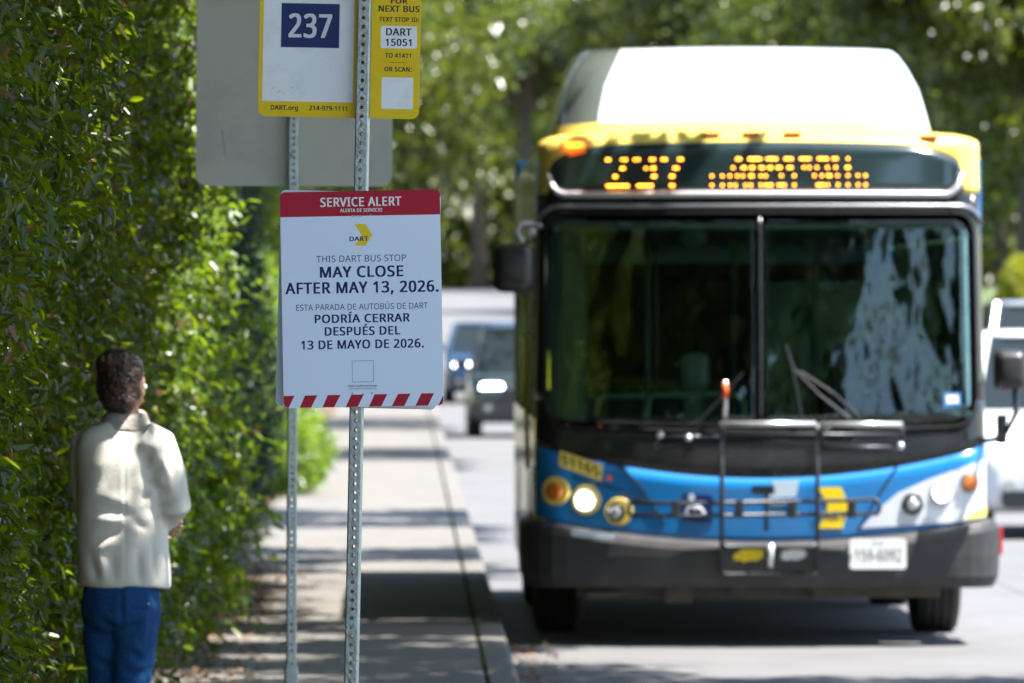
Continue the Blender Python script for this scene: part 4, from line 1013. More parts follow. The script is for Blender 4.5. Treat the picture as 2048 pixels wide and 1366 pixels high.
bigtree(15.5, 188, 14, 5.5, "full oak across the road behind the bus roof edge", low=1.5, leaves=30000)
bigtree(13.8, 225, 15, 6.0, "oak across the road reaching over the bus roof", "pale_leaf", low=2.0, leaves=30000)
bigtree(10.5, 262, 16, 6.0, "oak above the middle of the bus roof", low=4.0, leaves=30000)
bigtree(19.5, 262, 16, 6.5, "oak set back from the road on the far right", low=.5)
bigtree(12.5, 300, 16, 6.5, "hazy oak behind the white roof housing", low=1.0, leaves=26000)
bigtree(4.5, 312, 15, 5.0, "light green tree over the road between bus and signs", "pale_leaf", low=5.0, leaves=20000, ls=.33)

# the wood that closes the view beyond the last trees
n = 110000
wxx = rng.uniform(-45, 75, n)
wyy = 372 + rng.normal(0, 6, n) + 4 * np.sin(wxx * .5)
top_ = 17 + 3 * np.sin(wxx * .33) + 2 * np.sin(wxx * .9 + 1)
wzz = 2.6 + rng.uniform(0, 1, n) ** 1.25 * top_
tag(leaf_object_simple("far_wood", np.c_[wxx, wyy, wzz], rand_dirs(n), rng.normal(0, .55, (n, 3)) + np.array([0, 0, .8]), rng.uniform(.5, .9, n), rng.uniform(.3, .5, n), LO), kind="stuff")

# trees behind the camera (they show as reflections in the windscreen)
G3 = "trees behind the camera mirrored in the bus glass"
for (x_, y_, h_, r_) in ((-6, -22, 13, 5.0), (16, -26, 13, 5.2), (4, -75, 16, 8.0), (17, 8, 12, 4.6), (14.5, 30, 12, 4.0)):
    cl = []
    for k in range(8):
        a = k * .785
        cl.append((r_ * .5 * math.cos(a), r_ * .5 * math.sin(a), h_ * random.uniform(.35, .75), r_ * .5, r_ * .5, h_ * .17))
    tree((x_, y_, RZ), h_, cl, 5500, .42, LO, "street tree behind the camera, seen only mirrored in the bus glass", .3, G3)

# ------------------------------------------------------------------ bus stop sign and notices
def perforated_post(name, parent, h, wd, m, hole=.0056, pitch=.0254, yaw=0.0, z0=0.0):
    """square steel tube with a real hole every inch through front and back faces"""
    b = MB()
    N = 12
    hw = wd / 2
    rc = wd * .12
    nrow = int(h / pitch)
    for side in (-1, 1):
        yv = side * hw
        for i in range(nrow):
            zc = z0 + (i + .5) * pitch
            zb, zt = z0 + i * pitch, z0 + (i + 1) * pitch
            ring = [(hole * math.cos(2 * math.pi * k / N + .26), yv, zc + hole * math.sin(2 * math.pi * k / N + .26)) for k in range(N)]
            inner = [(p_[0], yv - side * .003, p_[2]) for p_ in ring]
            outer = []
            for k in range(N):
                a = 2 * math.pi * k / N + .26
                ca, sa = math.cos(a), math.sin(a)
                t = min((hw - rc) / abs(ca) if abs(ca) > 1e-6 else 9, (pitch / 2) / abs(sa) if abs(sa) > 1e-6 else 9)
                outer.append((ca * t, yv, zc + sa * t))
            s0 = len(b.v)
            b.v += ring + inner + outer
            cs = [(hw - rc, yv, zt), (-(hw - rc), yv, zt), (-(hw - rc), yv, zb), (hw - rc, yv, zb)]
            b.v += cs
            for k in range(N):
                k2 = (k + 1) % N
                b.f.append((s0 + k, s0 + k2, s0 + 2 * N + k2, s0 + 2 * N + k))
                b.f.append((s0 + k, s0 + N + k, s0 + N + k2, s0 + k2))
                a1 = outer[k]
                a2 = outer[k2]
                for ci, c_ in enumerate(cs):       # fill the corner between neighbours on different sides
                    if (abs(abs(a1[0]) - (hw - rc)) < 1e-7) != (abs(abs(a2[0]) - (hw - rc)) < 1e-7):
                        if (c_[0] > 0) == (a1[0] + a2[0] > 0) and (c_[2] > zc) == (a1[2] + a2[2] > 2 * zc):
                            b.f.append((s0 + 2 * N + k, s0 + 2 * N + k2, s0 + 3 * N + ci))
    for sx in (-1, 1):       # side walls with rounded edges
        pr = []
        for sy in (-1, 1):
            for k in range(5):
                a = R(90 * k / 4)
                if sy < 0:
                    pr.append((sx * (hw - rc + rc * math.sin(a)), -(hw - rc + rc * math.cos(a))))
                else:
                    pr.append((sx * (hw - rc + rc * math.cos(a)), (hw - rc + rc * math.sin(a))))
        s0 = len(b.v)
        for (x_, y_) in pr:
            b.v.append((x_, y_, z0))
            b.v.append((x_, y_, z0 + nrow * pitch))
        for k in range(len(pr) - 1):
            b.f.append((s0 + 2 * k, s0 + 2 * k + 2, s0 + 2 * k + 3, s0 + 2 * k + 1))
    o = b.build(name, m, parent, rot=(0, 0, yaw))
    return o


D1 = 24.2
S1 = FPX / D1
TH1 = R(1.13)
e_stop = empty("bus_stop_sign", P(692.5, VY + S1 * CAMH, D1), rot=(0, TH1, 0),
               label="yellow and white bus stop sign for route 237 on a perforated steel post", cat="bus stop sign")
perforated_post("post", e_stop, 3.3, .038, "galvanised", yaw=R(-7))


def local_map(base, th, d, s):
    """pixel -> local x, z of a thing leaning by th about its base point at pixel base"""
    c_, s_ = math.cos(th), math.sin(th)

    def f(px, py):
        u, v = (px - base[0]) / s, -(py - base[1]) / s
        return (u * c_ - v * s_, u * s_ + v * c_)
    return f


LM = local_map((692.5, VY + S1 * CAMH), TH1, D1, S1)
yb = .026        # the panel is bolted to the far face of the post
# panel corners in local coordinates
xl, zb_ = LM(515, 234)
xr, _ = LM(838, 236)
_, zb2 = LM(680, 235)
b = MB()
b.prism(rrect(xl, zb2, xr, zb2 + .66, .022), yb, yb + .003, lambda u, v, q: (u, q, v))
panel = b.build("sign_panel", "sign_yellow", e_stop)


def flat(poly, y_, m, parent, name, th=.0001):
    b_ = MB()
    b_.prism(poly, y_, y_ - th, lambda u, v, q: (u, q, v))
    return b_.build(name, m, parent)


def rect_px(x0, y0, x1, y1, f, r=0):
    a = f(x0, (y0 + y1) / 2)
    c = f(x1, (y0 + y1) / 2)
    t = f((x0 + x1) / 2, y0)
    q = f((x0 + x1) / 2, y1)
    if r:
        return rrect(a[0], q[1], c[0], t[1], r)
    return [(a[0], q[1]), (c[0], q[1]), (c[0], t[1]), (a[0], t[1])]


yf = yb - .00015
flat(rect_px(527.5, -190, 709, 203, LM), yf, "sign_white", panel, "white_field")
flat(rect_px(560.8, 5, 680, 96, LM), yf - .00015, "sign_grey_white", panel, "route_border")
flat(rect_px(562.4, 6.5, 678.5, 94.5, LM), yf - .0003, "sign_blue", panel, "route_field")
flat(rect_px(761.5, 51.5, 834, 96.5, LM, .006), yf, "sign_white", panel, "stop_number_field")
flat(rect_px(763, 154.5, 826, 217.5, LM, .002), yf, "sign_white", panel, "blank_square")
flat(rect_px(778, 124.2, 814, 124.9, LM), yf, "print_black", panel, "rule_line")


def sign_text(s, cx, cy, wpx, cap, m, bold=True, dy=.00025):
    return _txt(s, LM(cx, cy), wpx / S1, cap / S1, m, bold, yf - dy, panel)


def _txt(s, c, wd, cap, m, bold, y_, par):
    me, co = text_mesh(s, bold)
    out = np.c_[c[0] + co[:, 0] * wd, np.full(len(co), y_), c[1] + co[:, 1] * cap]
    me.vertices.foreach_set("co", out.ravel())
    me.materials.clear()
    me.update()
    return link("lettering", me, m, par)


sign_text("237", 620.5, 51, 87, 46, "sign_grey_white", dy=.0006)
sign_text("FOR", 798.5, 1.0, 33, 10.5, "print_black")
sign_text("NEXT BUS", 798.3, 17, 82, 12, "print_black")
sign_text("TEXT STOP ID:", 798.3, 38.3, 80, 8.8, "print_black")
sign_text("DART", 797.6, 63.3, 51, 14, "print_black", dy=.00035)
sign_text("15051", 797, 84.2, 52, 13.4, "print_black", dy=.00035)
sign_text("TO 41411", 796, 110.5, 52, 9, "print_black")
sign_text("OR SCAN:", 796, 138, 54.5, 9, "print_black")
sign_text("DART.org", 568.5, 214.8, 54.5, 9, "print_black")
sign_text("214-979-1111", 656.3, 216.2, 76, 9, "print_black")
for (bx, by) in ((718, 190), (727, -30)):      # bolts through post and panel
    c = LM(bx, by)
    MB().lathe([(0, .008), (.004, .008), (.006, .005)], (c[0], yb + .004, c[1]), (0, 1, 0), 10).build("bolt", "galvanised", e_stop)
b = MB()
for k in range(6):                              # scuffs on the white field
    q = LM(random.uniform(545, 585), random.uniform(173, 186))
    b.box((q[0], yf - .00015, q[1]), (random.uniform(.002, .014), .0003, .0007), Matrix.Rotation(R(random.uniform(10, 35)), 3, 'Y').transposed())
b.build("scuff_marks", "undercarriage", panel)

# ---- notices, back to back on the post
def sheet(name, label, cx, cy, wpx, hpx, th, d, m_="poster_white", bend=.0, curl=0.0):
    S_ = FPX / d
    e = empty(name, P(cx, cy, d), rot=(0, th, 0), label=label, cat="notice")
    hw, hh = wpx / S_ / 2, hpx / S_ / 2
    b_ = MB()
    b_.prism(rrect(-hw, -hh, hw, hh, .014, 6), 0, .0022, lambda u, v, q: (u, q, v))
    o = b_.build("sheet", m_, e)
    return e, o, local_map((cx, cy), th, d, S_), S_


TH2 = R(-1.05)
DP = D1 - .030
e_not, sheet1, PM, SP = sheet("service_notice", "white service alert notice with a red header and dates in navy", 723.6, 597.8, 320, 432, TH2, DP)
yp = -.0001


def Z(x, y):      # enlarged-crop pixel -> picture pixel
    return 540 + x / 2.969, 370 + y / 2.969


hw, hh = 320 / SP / 2, 432 / SP / 2
top = [p_ for p_ in rrect(-hw, -hh, hw, hh, .014, 6) if p_[1] > hh - .03]
hz = PM(*Z(530, 183))[1]
flat([p_ for p_ in top] + [(-hw, hz), (hw, hz)], yp, "poster_red", sheet1, "header_band", .0001)


def ptext(s, cx, cy, wz, cz, m, bold=True, dy=.0003):
    c = PM(*Z(cx, cy))
    return _txt(s, c, wz / 2.969 / SP, cz / 2.969 / SP, m, bold, yp - dy, sheet1)


ptext("SERVICE ALERT", 539, 99, 482, 52, "sign_white")
ptext("ALERTA DE SERVICIO", 541, 149, 250, 20, "sign_white")
cz_ = [PM(*Z(*q)) for q in ((502, 232), (568, 232), (607, 295), (568, 360), (503, 360), (543, 297))]
flat(cz_, yp, "poster_yellow", sheet1, "logo_arrow", .0001)
me_w = ptext("DART", 528, 319, 112, 26, "print_navy", dy=.0004)
ptext("THIS DART BUS STOP", 541, 436, 532, 38, "print_navy", False)
ptext("MAY CLOSE", 544, 514, 496, 63, "print_navy")
ptext("AFTER MAY 13, 2026.", 546, 607, 910, 65, "print_navy")
ptext("ESTA PARADA DE AUTOBÚS DE DART", 546, 722, 782, 35, "print_navy", False)
ptext("PODRÍA CERRAR", 548, 791, 565, 48, "print_navy")
ptext("DESPUÉS DEL", 549, 866, 448, 49, "print_navy")
ptext("13 DE MAYO DE 2026.", 549, 945, 729, 50, "print_navy")
ptext("DART.org/ServiceChange", 551, 1192, 172, 9.5, "print_black")
ptext("DART.org/CambioDeServicio", 551, 1208, 163, 8.5, "print_black", False)
fr = MB()
for (x0, y0, x1, y1) in ((487, 1043, 615, 1045), (487, 1168, 615, 1170), (487, 1045, 489, 1168), (613, 1045, 615, 1168)):
    r_ = rect_px(*Z(x0, y0), *Z(x1, y1), PM)
    fr.prism(r_, yp, yp - .0001, lambda u, v, q: (u, q, v))
fr.build("square_outline", "print_navy", sheet1)
zt_, zb3 = PM(*Z(550, 1244))[1], -hh + .0006
U = lambda x: PM(*Z(x, 1284))[0]
for (a0, a1, b0, b1) in ((76, 146, 76, 110), (208, 282, 176, 243), (344, 420, 311, 380), (484, 558, 449, 520), (622, 697, 587, 660), (762, 835, 722, 797), (900, 975, 863, 938)):
    poly = [(U(b0), zb3), (U(b1), zb3), (U(a1), zt_), (U(a0), zt_)]
    if a0 == 76:
        xe = -hw + .0006
        poly = [(xe + .012, zb3), (U(b1), zb3), (U(a1), zt_), (xe, zt_), (xe, zb3 + .012), (xe + .004, zb3 + .004)]
    flat(poly, yp, "poster_red", sheet1, "stripe", .0001)
flat([(U(1000), zb3), (hw - .012, zb3), (hw - .004, zb3 + .004), (hw - .0006, zb3 + .012), (hw - .0006, zt_ - .005)], yp, "poster_red", sheet1, "stripe", .0001)
for (x, y) in ((490, 183), (540, 183), (597, 178), (488, 1237), (552, 1241), (606, 1236)):
    c = PM(*Z(x, y))
    MB().lathe([(0, .0026), (.0012, .0026), (.002, .0014)], (c[0], yp, c[1]), (0, -1, 0), 10).build("fastener", "silver_trim", e_not)
c = PM(*Z(515, 183))
MB().box((c[0], yp - .002, c[1]), (.017, .002, .0022)).build("wire_tie", "silver_trim", e_not)
e_n2, sheet2, PM2, _ = sheet("service_notice", "plain back of the second notice peeking out behind the service alert", 716.5, 599.5, 320, 432, R(1.45), D1 + .030)
MB().tube([(0, 0, 0), (-.013, -.002, -.0012), (-.022, -.004, -.0006)], [.0022, .0018, .001], 6).build("tie_end", "white_plastic", e_n2,
      loc=(-.225, 0, .208))

# ---- the sign turned away from us on the second post
D2 = 33.0
S2 = FPX / D2
base2 = P(581.5, VY + S2 * CAMH, D2)
e_bk = empty("road_sign", base2, rot=(0, R(.22), 0), label="blank grey back of a large road sign behind the bus stop sign", cat="road sign")
perforated_post("post", e_bk, 3.75, .038, "galvanised", yaw=R(5), z0=.42)
MB().prism(rrect(-.025, -.025, .025, .025, .005, 3), -.2, .425, lambda u, v, q: (u, v, q)).build("ground_sleeve", "galvanised", e_bk, rot=(0, 0, R(5)))
LB = local_map((581.5, VY + S2 * CAMH), R(.22), D2, S2)
a0 = LB(392, 200)[0]
a1 = LB(785, 200)[0]
z0 = LB(590, 372)[1]
b = MB()
b.prism(rrect(a0, z0, a1, z0 + 1.02, .045, 8), .021, .0235, lambda u, v, q: (u, q, v))
plate = b.build("sign_plate", "weathered_aluminium", e_bk)
for zz in (.12, .85):
    MB().lathe([(0, .009), (.004, .009), (.007, .005)], (0, -.021, z0 + zz), (0, -1, 0), 8).build("bolt", "galvanised", e_bk)
MB().box((LB(447, 280)[0], .0207, LB(447, 285)[1]), (.006, .0006, .10), Matrix.Rotation(R(-6), 3, 'Y')).build("scratch", "silver_trim", plate)


# ------------------------------------------------------------------ people
def skinned(name, nodes_, edges_, m, parent, sub=2, root=0, loc=None):
    me = bpy.data.meshes.new(name)
    me.from_pydata([n_[:3] for n_ in nodes_], edges_, [])
    o = bpy.data.objects.new(name, me)
    C.objects.link(o)
    me.materials.append(MATS[m])
    o.parent = parent
    md = o.modifiers.new("skin", 'SKIN')
    md.use_smooth_shade = True
    if not me.skin_vertices:
        bm = bmesh.new()
        bm.from_mesh(me)
        bm.verts.layers.skin.verify()
        bm.to_mesh(me)
        bm.free()
    for i, n_ in enumerate(nodes_):
        r_ = n_[3]
        me.skin_vertices[0].data[i].radius = (r_, n_[4] if len(n_) > 4 else r_)
        me.skin_vertices[0].data[i].use_root = (i == root)
    ss = o.modifiers.new("sub", 'SUBSURF')
    ss.levels = ss.render_levels = sub
    return o


def ring(c, a, b_, n=28, yaw=0, tilt=(0, 0), pw=2.3):
    out = []
    for k in range(n):
        t = 2 * math.pi * k / n
        ct, st = math.cos(t), math.sin(t)
        x = a * math.copysign(abs(ct) ** (2 / pw), ct)
        y = b_ * math.copysign(abs(st) ** (2 / pw), st)
        out.append(Vector((c[0] + x * math.cos(yaw) - y * math.sin(yaw), c[1] + x * math.sin(yaw) + y * math.cos(yaw), c[2] + x * tilt[0] + y * tilt[1])))
    return out


def tube_rings(pts, rs, n=16):
    m_ = MB()
    m_.tube(pts, rs, n)
    return m_


def cloth(name, parts, m, parent, voxel=.009, smooth=6, folds=((5, 2.0, .010),), creases=(), streak=None):
    """closed volumes united by a voxel remesh and smoothed, then creased: folds = (frequency, vertical stretch, depth)"""
    mb = MB()
    for p_ in parts:
        mb.add(p_.v, p_.f)
    o = mb.build(name, m, parent)
    r_ = o.modifiers.new("remesh", 'REMESH')
    r_.mode = 'VOXEL'
    r_.voxel_size = voxel
    s_ = o.modifiers.new("smooth", 'SMOOTH')
    s_.factor = .6
    s_.iterations = smooth
    bpy.context.view_layer.update()
    me = bpy.data.meshes.new_from_object(o.evaluated_get(bpy.context.evaluated_depsgraph_get()))
    o.modifiers.clear()
    o.data = me
    out = []
    for v in me.vertices:
        c_ = v.co
        d_ = 0.0
        for fr_, st_, dp_ in folds:
            n_ = noise.noise(Vector((c_.x * fr_, c_.y * fr_, c_.z * fr_ / st_)) + Vector((3.1, 1.7, .3)))
            d_ += dp_ * n_
        if streak:
            a_ = math.atan2(c_.x - streak[0], c_.y - streak[1])
            d_ += streak[2] * noise.noise(Vector((a_ * 9 + c_.z * 14, c_.z * 5, 0)))
        for (x0, z0_, x1, z1_, dp_, w_, back) in creases:
            if (c_.y > back) : continue
            ax, az = x1 - x0, z1_ - z0_
            t = max(0, min(1, ((c_.x - x0) * ax + (c_.z - z0_) * az) / (ax * ax + az * az)))
            q = math.hypot(c_.x - x0 - ax * t, c_.z - z0_ - az * t)
            e_ = math.sin(math.pi * min(1, max(.12, t * .9 + .05)))
            d_ += e_ * (-dp_ * math.exp(-(q / w_) ** 2) + dp_ * .55 * math.exp(-((q - 2.1 * w_) / (1.2 * w_)) ** 2))
        out.append(c_ + v.normal * d_)
    for v, c_ in zip(me.vertices, out):
        v.co = c_
    me.polygons.foreach_set("use_smooth", [True] * len(me.polygons))
    me.update()
    return o


def head(parent, loc, yaw, pitch, skin, s=1.0, eyes=True):
    """head facing local -Y before yaw: skull, jaw, nose, brow, ears in one mesh"""
    h = bpy.data.objects.new("head", None)
    bm = bmesh.new()
    bmesh.ops.create_uvsphere(bm, u_segments=40, v_segments=28, radius=1)
    for v in bm.verts:
        x, y, z = v.co
        X = x * .074
        Y = y * .093
        Zz = z * .112
        if z < 0:
            k = -z
            X *= 1 - .28 * k
            if y > 0: Y *= 1 - .45 * k
            else: Y *= 1 - .06 * k
        # face plane, brow, eye sockets, nose, lips, chin
        if y < 0:
            f = max(0, -y)
            Y -= .021 * math.exp(-((x / .14) ** 2)) * math.exp(-(((z + .22) / .13) ** 2)) * f
            Y -= .009 * math.exp(-((x / .11) ** 2)) * math.exp(-(((z + .02) / .16) ** 2)) * f
            Y += .010 * (math.exp(-(((abs(x) - .42) / .17) ** 2))) * math.exp(-(((z - .03) / .12) ** 2)) * f
            Y -= .005 * math.exp(-((x / .3) ** 2)) * math.exp(-(((z + .48) / .07) ** 2)) * f
            Y -= .008 * math.exp(-((x / .3) ** 2)) * math.exp(-(((z + .86) / .12) ** 2)) * f
            Y -= .004 * math.exp(-(((z - .22) / .1) ** 2)) * f
        # ears
        e_ = math.exp(-(((y - .08) / .13) ** 2)) * math.exp(-(((z + .08) / .2) ** 2)) * (1 if abs(x) > .8 else 0)
        X += math.copysign(.016 * e_, x)
        v.co = Vector((X, Y, Zz)) * s
    me = bpy.data.meshes.new("head")
    bm.to_mesh(me)
    bm.free()
    o = link("head", me, skin, parent, smooth=True)
    o.location = loc
    o.rotation_euler = (pitch, 0, yaw)
    ss = o.modifiers.new("sub", 'SUBSURF')
    ss.levels = ss.render_levels = 1
    if eyes:
        for sx in (-1, 1):
            for nm_, rr, dy, mm in (("eye", .012, 0, "eye_white"), ("iris", .006, -.0075, "eye_dark")):
                b_ = MB()
                b_.lathe([(-rr * .99, rr * .12)] + [(rr * math.sin(R(q)), rr * math.cos(R(q))) for q in range(-75, 76, 15)] + [(rr * .99, rr * .12)], (sx * .030 * s, (-.078 + dy) * s, .004 * s), (0, 0, 1), 12)
                b_.build(nm_, mm, o, smooth=True)
        MB().loft([[Vector((x_ * s, -.0905 * s - .002 * math.cos(x_ * 60) * s, (-.053 + dz * (1 - (x_ / .026) ** 2)) * s)) for dz in (-.005, 0, .006)] for x_ in (-.024, -.012, 0, .012, .024)], cap=False).build("lips", "lip", o, smooth=True, solid=.002)
    return o


def hand(parent, wrist, dirn, palm_n, skin, s=1.0, curl=.7, name="hand"):
    """palm, four unequal fingers with knuckle bends and a thumb"""
    d = Vector(dirn).normalized()
    n = Vector(palm_n)
    n = (n - d * n.dot(d)).normalized()
    sd = d.cross(n)
    w_ = Vector(wrist)
    b_ = MB()
    palm = []
    for t, hw_, th_ in ((-.01, .024, .017), (.02, .034, .015), (.055, .040, .013), (.085, .038, .010)):
        palm.append([w_ + d * t * s + sd * hw_ * s * math.cos(a) + n * th_ * s * math.sin(a) for a in [2 * math.pi * k / 14 for k in range(14)]])
    b_.loft(palm)
    for k, L_ in enumerate((.068, .076, .071, .056)):
        off = (-.028 + .0187 * k) * s
        p_ = w_ + d * .078 * s + sd * off
        a = .15
        pts = [p_ - d * .02 * s, p_]
        for seg in (.45, .32, .25):
            a += curl * (.9 if seg < .4 else .6)
            p_ = p_ + (d * math.cos(a) + n * math.sin(a)) * L_ * seg * s
            pts.append(p_)
        b_.tube(pts, [.009 * s, .0092 * s, .0086 * s, .0078 * s, .006 * s], 9)
    p_ = w_ + d * .02 * s - sd * .026 * s
    pts = [p_, p_ + (d * .5 - sd * .7 + n * .3).normalized() * .03 * s, p_ + (d * .75 - sd * .75 + n * .5) * .045 * s, p_ + (d * 1.3 - sd * .6 + n * .8) * .05 * s]
    b_.tube(pts, [.013 * s, .0115 * s, .010 * s, .0075 * s], 9)
    o = b_.build(name, skin, parent)
    r_ = o.modifiers.new("remesh", 'REMESH')
    r_.mode = 'VOXEL'
    r_.voxel_size = .0032
    r_.use_smooth_shade = True
    s_ = o.modifiers.new("smooth", 'SMOOTH')
    s_.factor = .5
    s_.iterations = 3
    return o


# woman: in person space x is the picture's right, y away from the camera
DW = 31.6
SW = FPX / DW
wx = lambda px: (px - 255) / SW
wz = lambda py: CAMH - (py - VY) / SW
woman = empty("person", (P(255, 0, DW).x, DW, 0), label="woman from behind in cream wool jacket and blue jeans with pinned up hair", cat="person")
YAW = R(-38)        # she faces away and to the picture's right


def bodypt(x, y):   # body frame (x right shoulder side, y forward) -> person frame
    return (x * math.cos(YAW) - y * math.sin(YAW), x * math.sin(YAW) + y * math.cos(YAW))


# continuous body under the clothes
bn = [(-.0, .08, .86, .09), (-.0, .09, 1.05, .09), (0, .07, 1.22, .09), (-.005, .04, 1.32, .06), (0, .035, 1.40, .048), (.0, .035, 1.46, .048)]
hips = [(wx(210), .08), (wx(272), .04)]
knee = [(wx(208), .09), (wx(260), .05)]
ank = [(wx(214), .07), (wx(256), .01)]
toe = [(a_ + bodypt(0, .1)[0], b_ + bodypt(0, .1)[1]) for a_, b_ in ank]
be = [(0, 1), (1, 2), (2, 3), (3, 4), (4, 5)]
for k in range(2):
    i = len(bn)
    bn += [(*hips[k], .78, .06), (*knee[k], .45, .045), (*ank[k], .09, .038), (*toe[k], .04, .03)]
    be += [(0, i), (i, i + 1), (i + 1, i + 2), (i + 2, i + 3)]
# arms
RS, RE, RW_ = (wx(309), .0, wz(886)), (wx(350), .02, wz(1015)), (wx(306), .22, wz(1042))
LS, LE, LW = (wx(176), .10, wz(890)), (wx(164), .20, wz(1010)), (wx(215), .34, wz(1035))
for S_, E_, W__ in ((RS, RE, RW_), (LS, LE, LW)):
    i = len(bn)
    bn += [(*S_, .05), (*E_, .038), (*W__, .026)]
    be += [(3, i), (i, i + 1), (i + 1, i + 2)]
skinned("body", bn, be, "skin", woman)
fwd = Vector((*bodypt(0, 1), 0))
# jacket: torso rings from hem to collar
tz = [(1177, 247, .172, .150), (1165, 247, .172, .150), (1120, 246, .171, .148), (1050, 246, .166, .142), (985, 246, .163, .138), (930, 243, .163, .132),
      (895, 242, .164, .118), (872, 243, .153, .100), (858, 244, .126, .082), (848, 248, .092, .068), (838, 252, .072, .06)]
torso = MB()
torso.loft([ring((wx(cx_), .09 * (1 - i_ / 14), wz(py_)), a_, b2_, 32, 0, (-.03, 0.0), 2.5) for i_, (py_, cx_, a_, b2_) in enumerate(tz)])
slR = MB().tube([Vector(RS) + Vector((-.05, 0, .02)), Vector(RS) + Vector((.005, 0, -.01)), Vector(RS).lerp(Vector(RE), .5) + Vector((.012, 0, 0)), Vector(RE) + Vector((-.005, 0, 0)), Vector(RE).lerp(Vector(RW_), .35) + Vector((-.005, 0, -.01)), Vector(RW_)],
                [.075, .082, .073, .070, .062, .048], 18)
slL = MB().tube([Vector(LS) + Vector((.04, 0, .01)), Vector(LS), Vector(LS).lerp(Vector(LE), .5), Vector(LE), Vector(LE).lerp(Vector(LW), .5), Vector(LW)],
                [.072, .076, .068, .064, .055, .045], 18)
CR = []
for (xa, ya, xb, yb_2, dp_, w_) in ((250, 880, 252, 1160, .0022, .005), (312, 935, 282, 1010, .009, .015), (330, 985, 292, 960, .008, .013), (345, 1000, 306, 1020, .007, .012),
                                    (300, 905, 285, 960, .007, .014), (188, 1010, 285, 1035, .006, .020), (175, 1075, 262, 1052, .007, .022), (300, 1060, 262, 1040, .005, .014), (240, 900, 205, 975, .005, .022),
                                    (182, 1110, 196, 1165, .007, .016), (225, 1105, 228, 1165, .006, .018), (275, 1100, 282, 1170, .006, .016), (310, 1080, 314, 1175, .006, .014), (338, 900, 352, 960, .004, .012)):
    CR.append((wx(xa), wz(ya), wx(xb), wz(yb_2), dp_, w_, .12))
jk = cloth("jacket", [torso, slR, slL], "wool_cream", woman, .0075, 9, ((4.5, 2.2, .014), (14, 1.5, .0025)), CR)
# creases at the elbow and the back of the sleeve, seam down the back, hem and collar
collar = MB()
cc = Vector((wx(252), .035, 0))
collar.loft([ring((cc.x + dx_, cc.y, wz(q)), a_, b2_, 26, 0, (-.10, .25)) for q, a_, b2_, dx_ in ((852, .098, .082, 0), (838, .086, .074, 0.0), (826, .074, .066, .004), (822, .066, .058, .004))])
col = cloth("collar", [collar], "wool_trim", woman, .006, 3, ((12, 1, .003),))
# jeans: legs and seat
pel = MB().loft([ring((wx(243), .06, wz(q)), a_, b2_, 28, R(-12)) for q, a_, b2_ in ((1150, .11, .09), (1172, .135, .118), (1215, .148, .13), (1245, .142, .125), (1262, .12, .10))])
legL = MB().loft([ring((wx(cx_), y_, wz(q)), a_, b2_, 22, R(-12)) for cx_, y_, q, a_, b2_ in ((210, .08, 1215, .078, .098), (207, .08, 1290, .076, .088), (208, .09, 1366, .066, .074), (212, .08, 1450, .06, .066), (214, .07, 1545, .056, .062), (214, .07, 1572, .058, .066))])
legR = MB().loft([ring((wx(cx_), y_, wz(q)), a_, b2_, 22, R(-12)) for cx_, y_, q, a_, b2_ in ((274, .04, 1215, .082, .10), (268, .04, 1290, .082, .092), (260, .05, 1366, .074, .078), (256, .03, 1450, .064, .07), (256, .01, 1545, .06, .064), (256, .01, 1572, .062, .07))])
CJ = []
for (xa, ya, xb, yb_2, dp_, w_) in ((243, 1175, 246, 1260, .005, .008), (232, 1255, 200, 1240, .008, .014), (250, 1262, 296, 1245, .008, .014), (255, 1300, 292, 1325, .007, .014), (296, 1340, 250, 1352, .008, .014),
                                    (190, 1320, 228, 1338, .007, .013), (262, 1215, 304, 1222, .004, .008), (304, 1222, 300, 1290, .003, .008)):
    CJ.append((wx(xa), wz(ya), wx(xb), wz(yb_2), dp_, w_, .12))
jn = cloth("jeans", [pel, legL, legR], "denim", woman, .008, 4, ((6, 2.0, .012), (16, 1.0, .004)), CJ)
for cx_, y_ in ((214, .07), (256, .01)):
    shoe = MB().loft([[Vector((wx(cx_), y_, 0)) + Vector((*bodypt(px2, t_), z_)) for px2, z_ in ((-w2, .0), (w2, .0), (w2 * .9, hh_ * .6), (w2 * .5, hh_), (-w2 * .5, hh_), (-w2 * .9, hh_ * .6))] for t_, w2, hh_ in ((-.09, .025, .06), (-.05, .036, .085), (.03, .038, .085), (.09, .045, .055), (.15, .04, .04), (.18, .02, .025))])
    shoe.build("shoe", "shoe", woman, smooth=True, bevel=.006)
# pocket rivet and patch pocket edge
MB().lathe([(0, .005), (.003, .004)], (wx(298), -.045, wz(1207)), (0.3, -1, 0), 10).build("rivet", "silver_trim", woman)
# head: faces away and to the right
hd = head(woman, (wx(245), .035, wz(776)), R(180 - 52), 0, "skin", .97)
hair = MB()
hc = Vector((wx(239), .02, 0))
hair.loft([ring((wx(cx_), y_, wz(q)), a_, b2_, 28, 0, (.0, .0), 2.1) for q, cx_, y_, a_, b2_ in
           ((826, 240, .00, .025, .03), (818, 240, .0, .048, .055), (806, 236, .005, .066, .08), (790, 236, .012, .075, .092), (765, 237, .015, .081, .098), (745, 239, .015, .085, .096), (728, 240, .01, .082, .090), (715, 240, .005, .076, .082), (706, 236, .0, .055, .062), (701, 236, 0, .03, .03))])
bun = MB().loft([ring((wx(cx_), -.02, wz(q)), a_, b2_, 20) for q, cx_, a_, b2_ in ((752, 222, .03, .04), (738, 222, .056, .06), (722, 226, .064, .066), (710, 232, .060, .060), (702, 238, .044, .045), (699, 242, .02, .02))])
hr = cloth("hair", [hair, bun], "hair_dark", woman, .0055, 3, ((24, 1.2, .009), (70, 1, .006)))
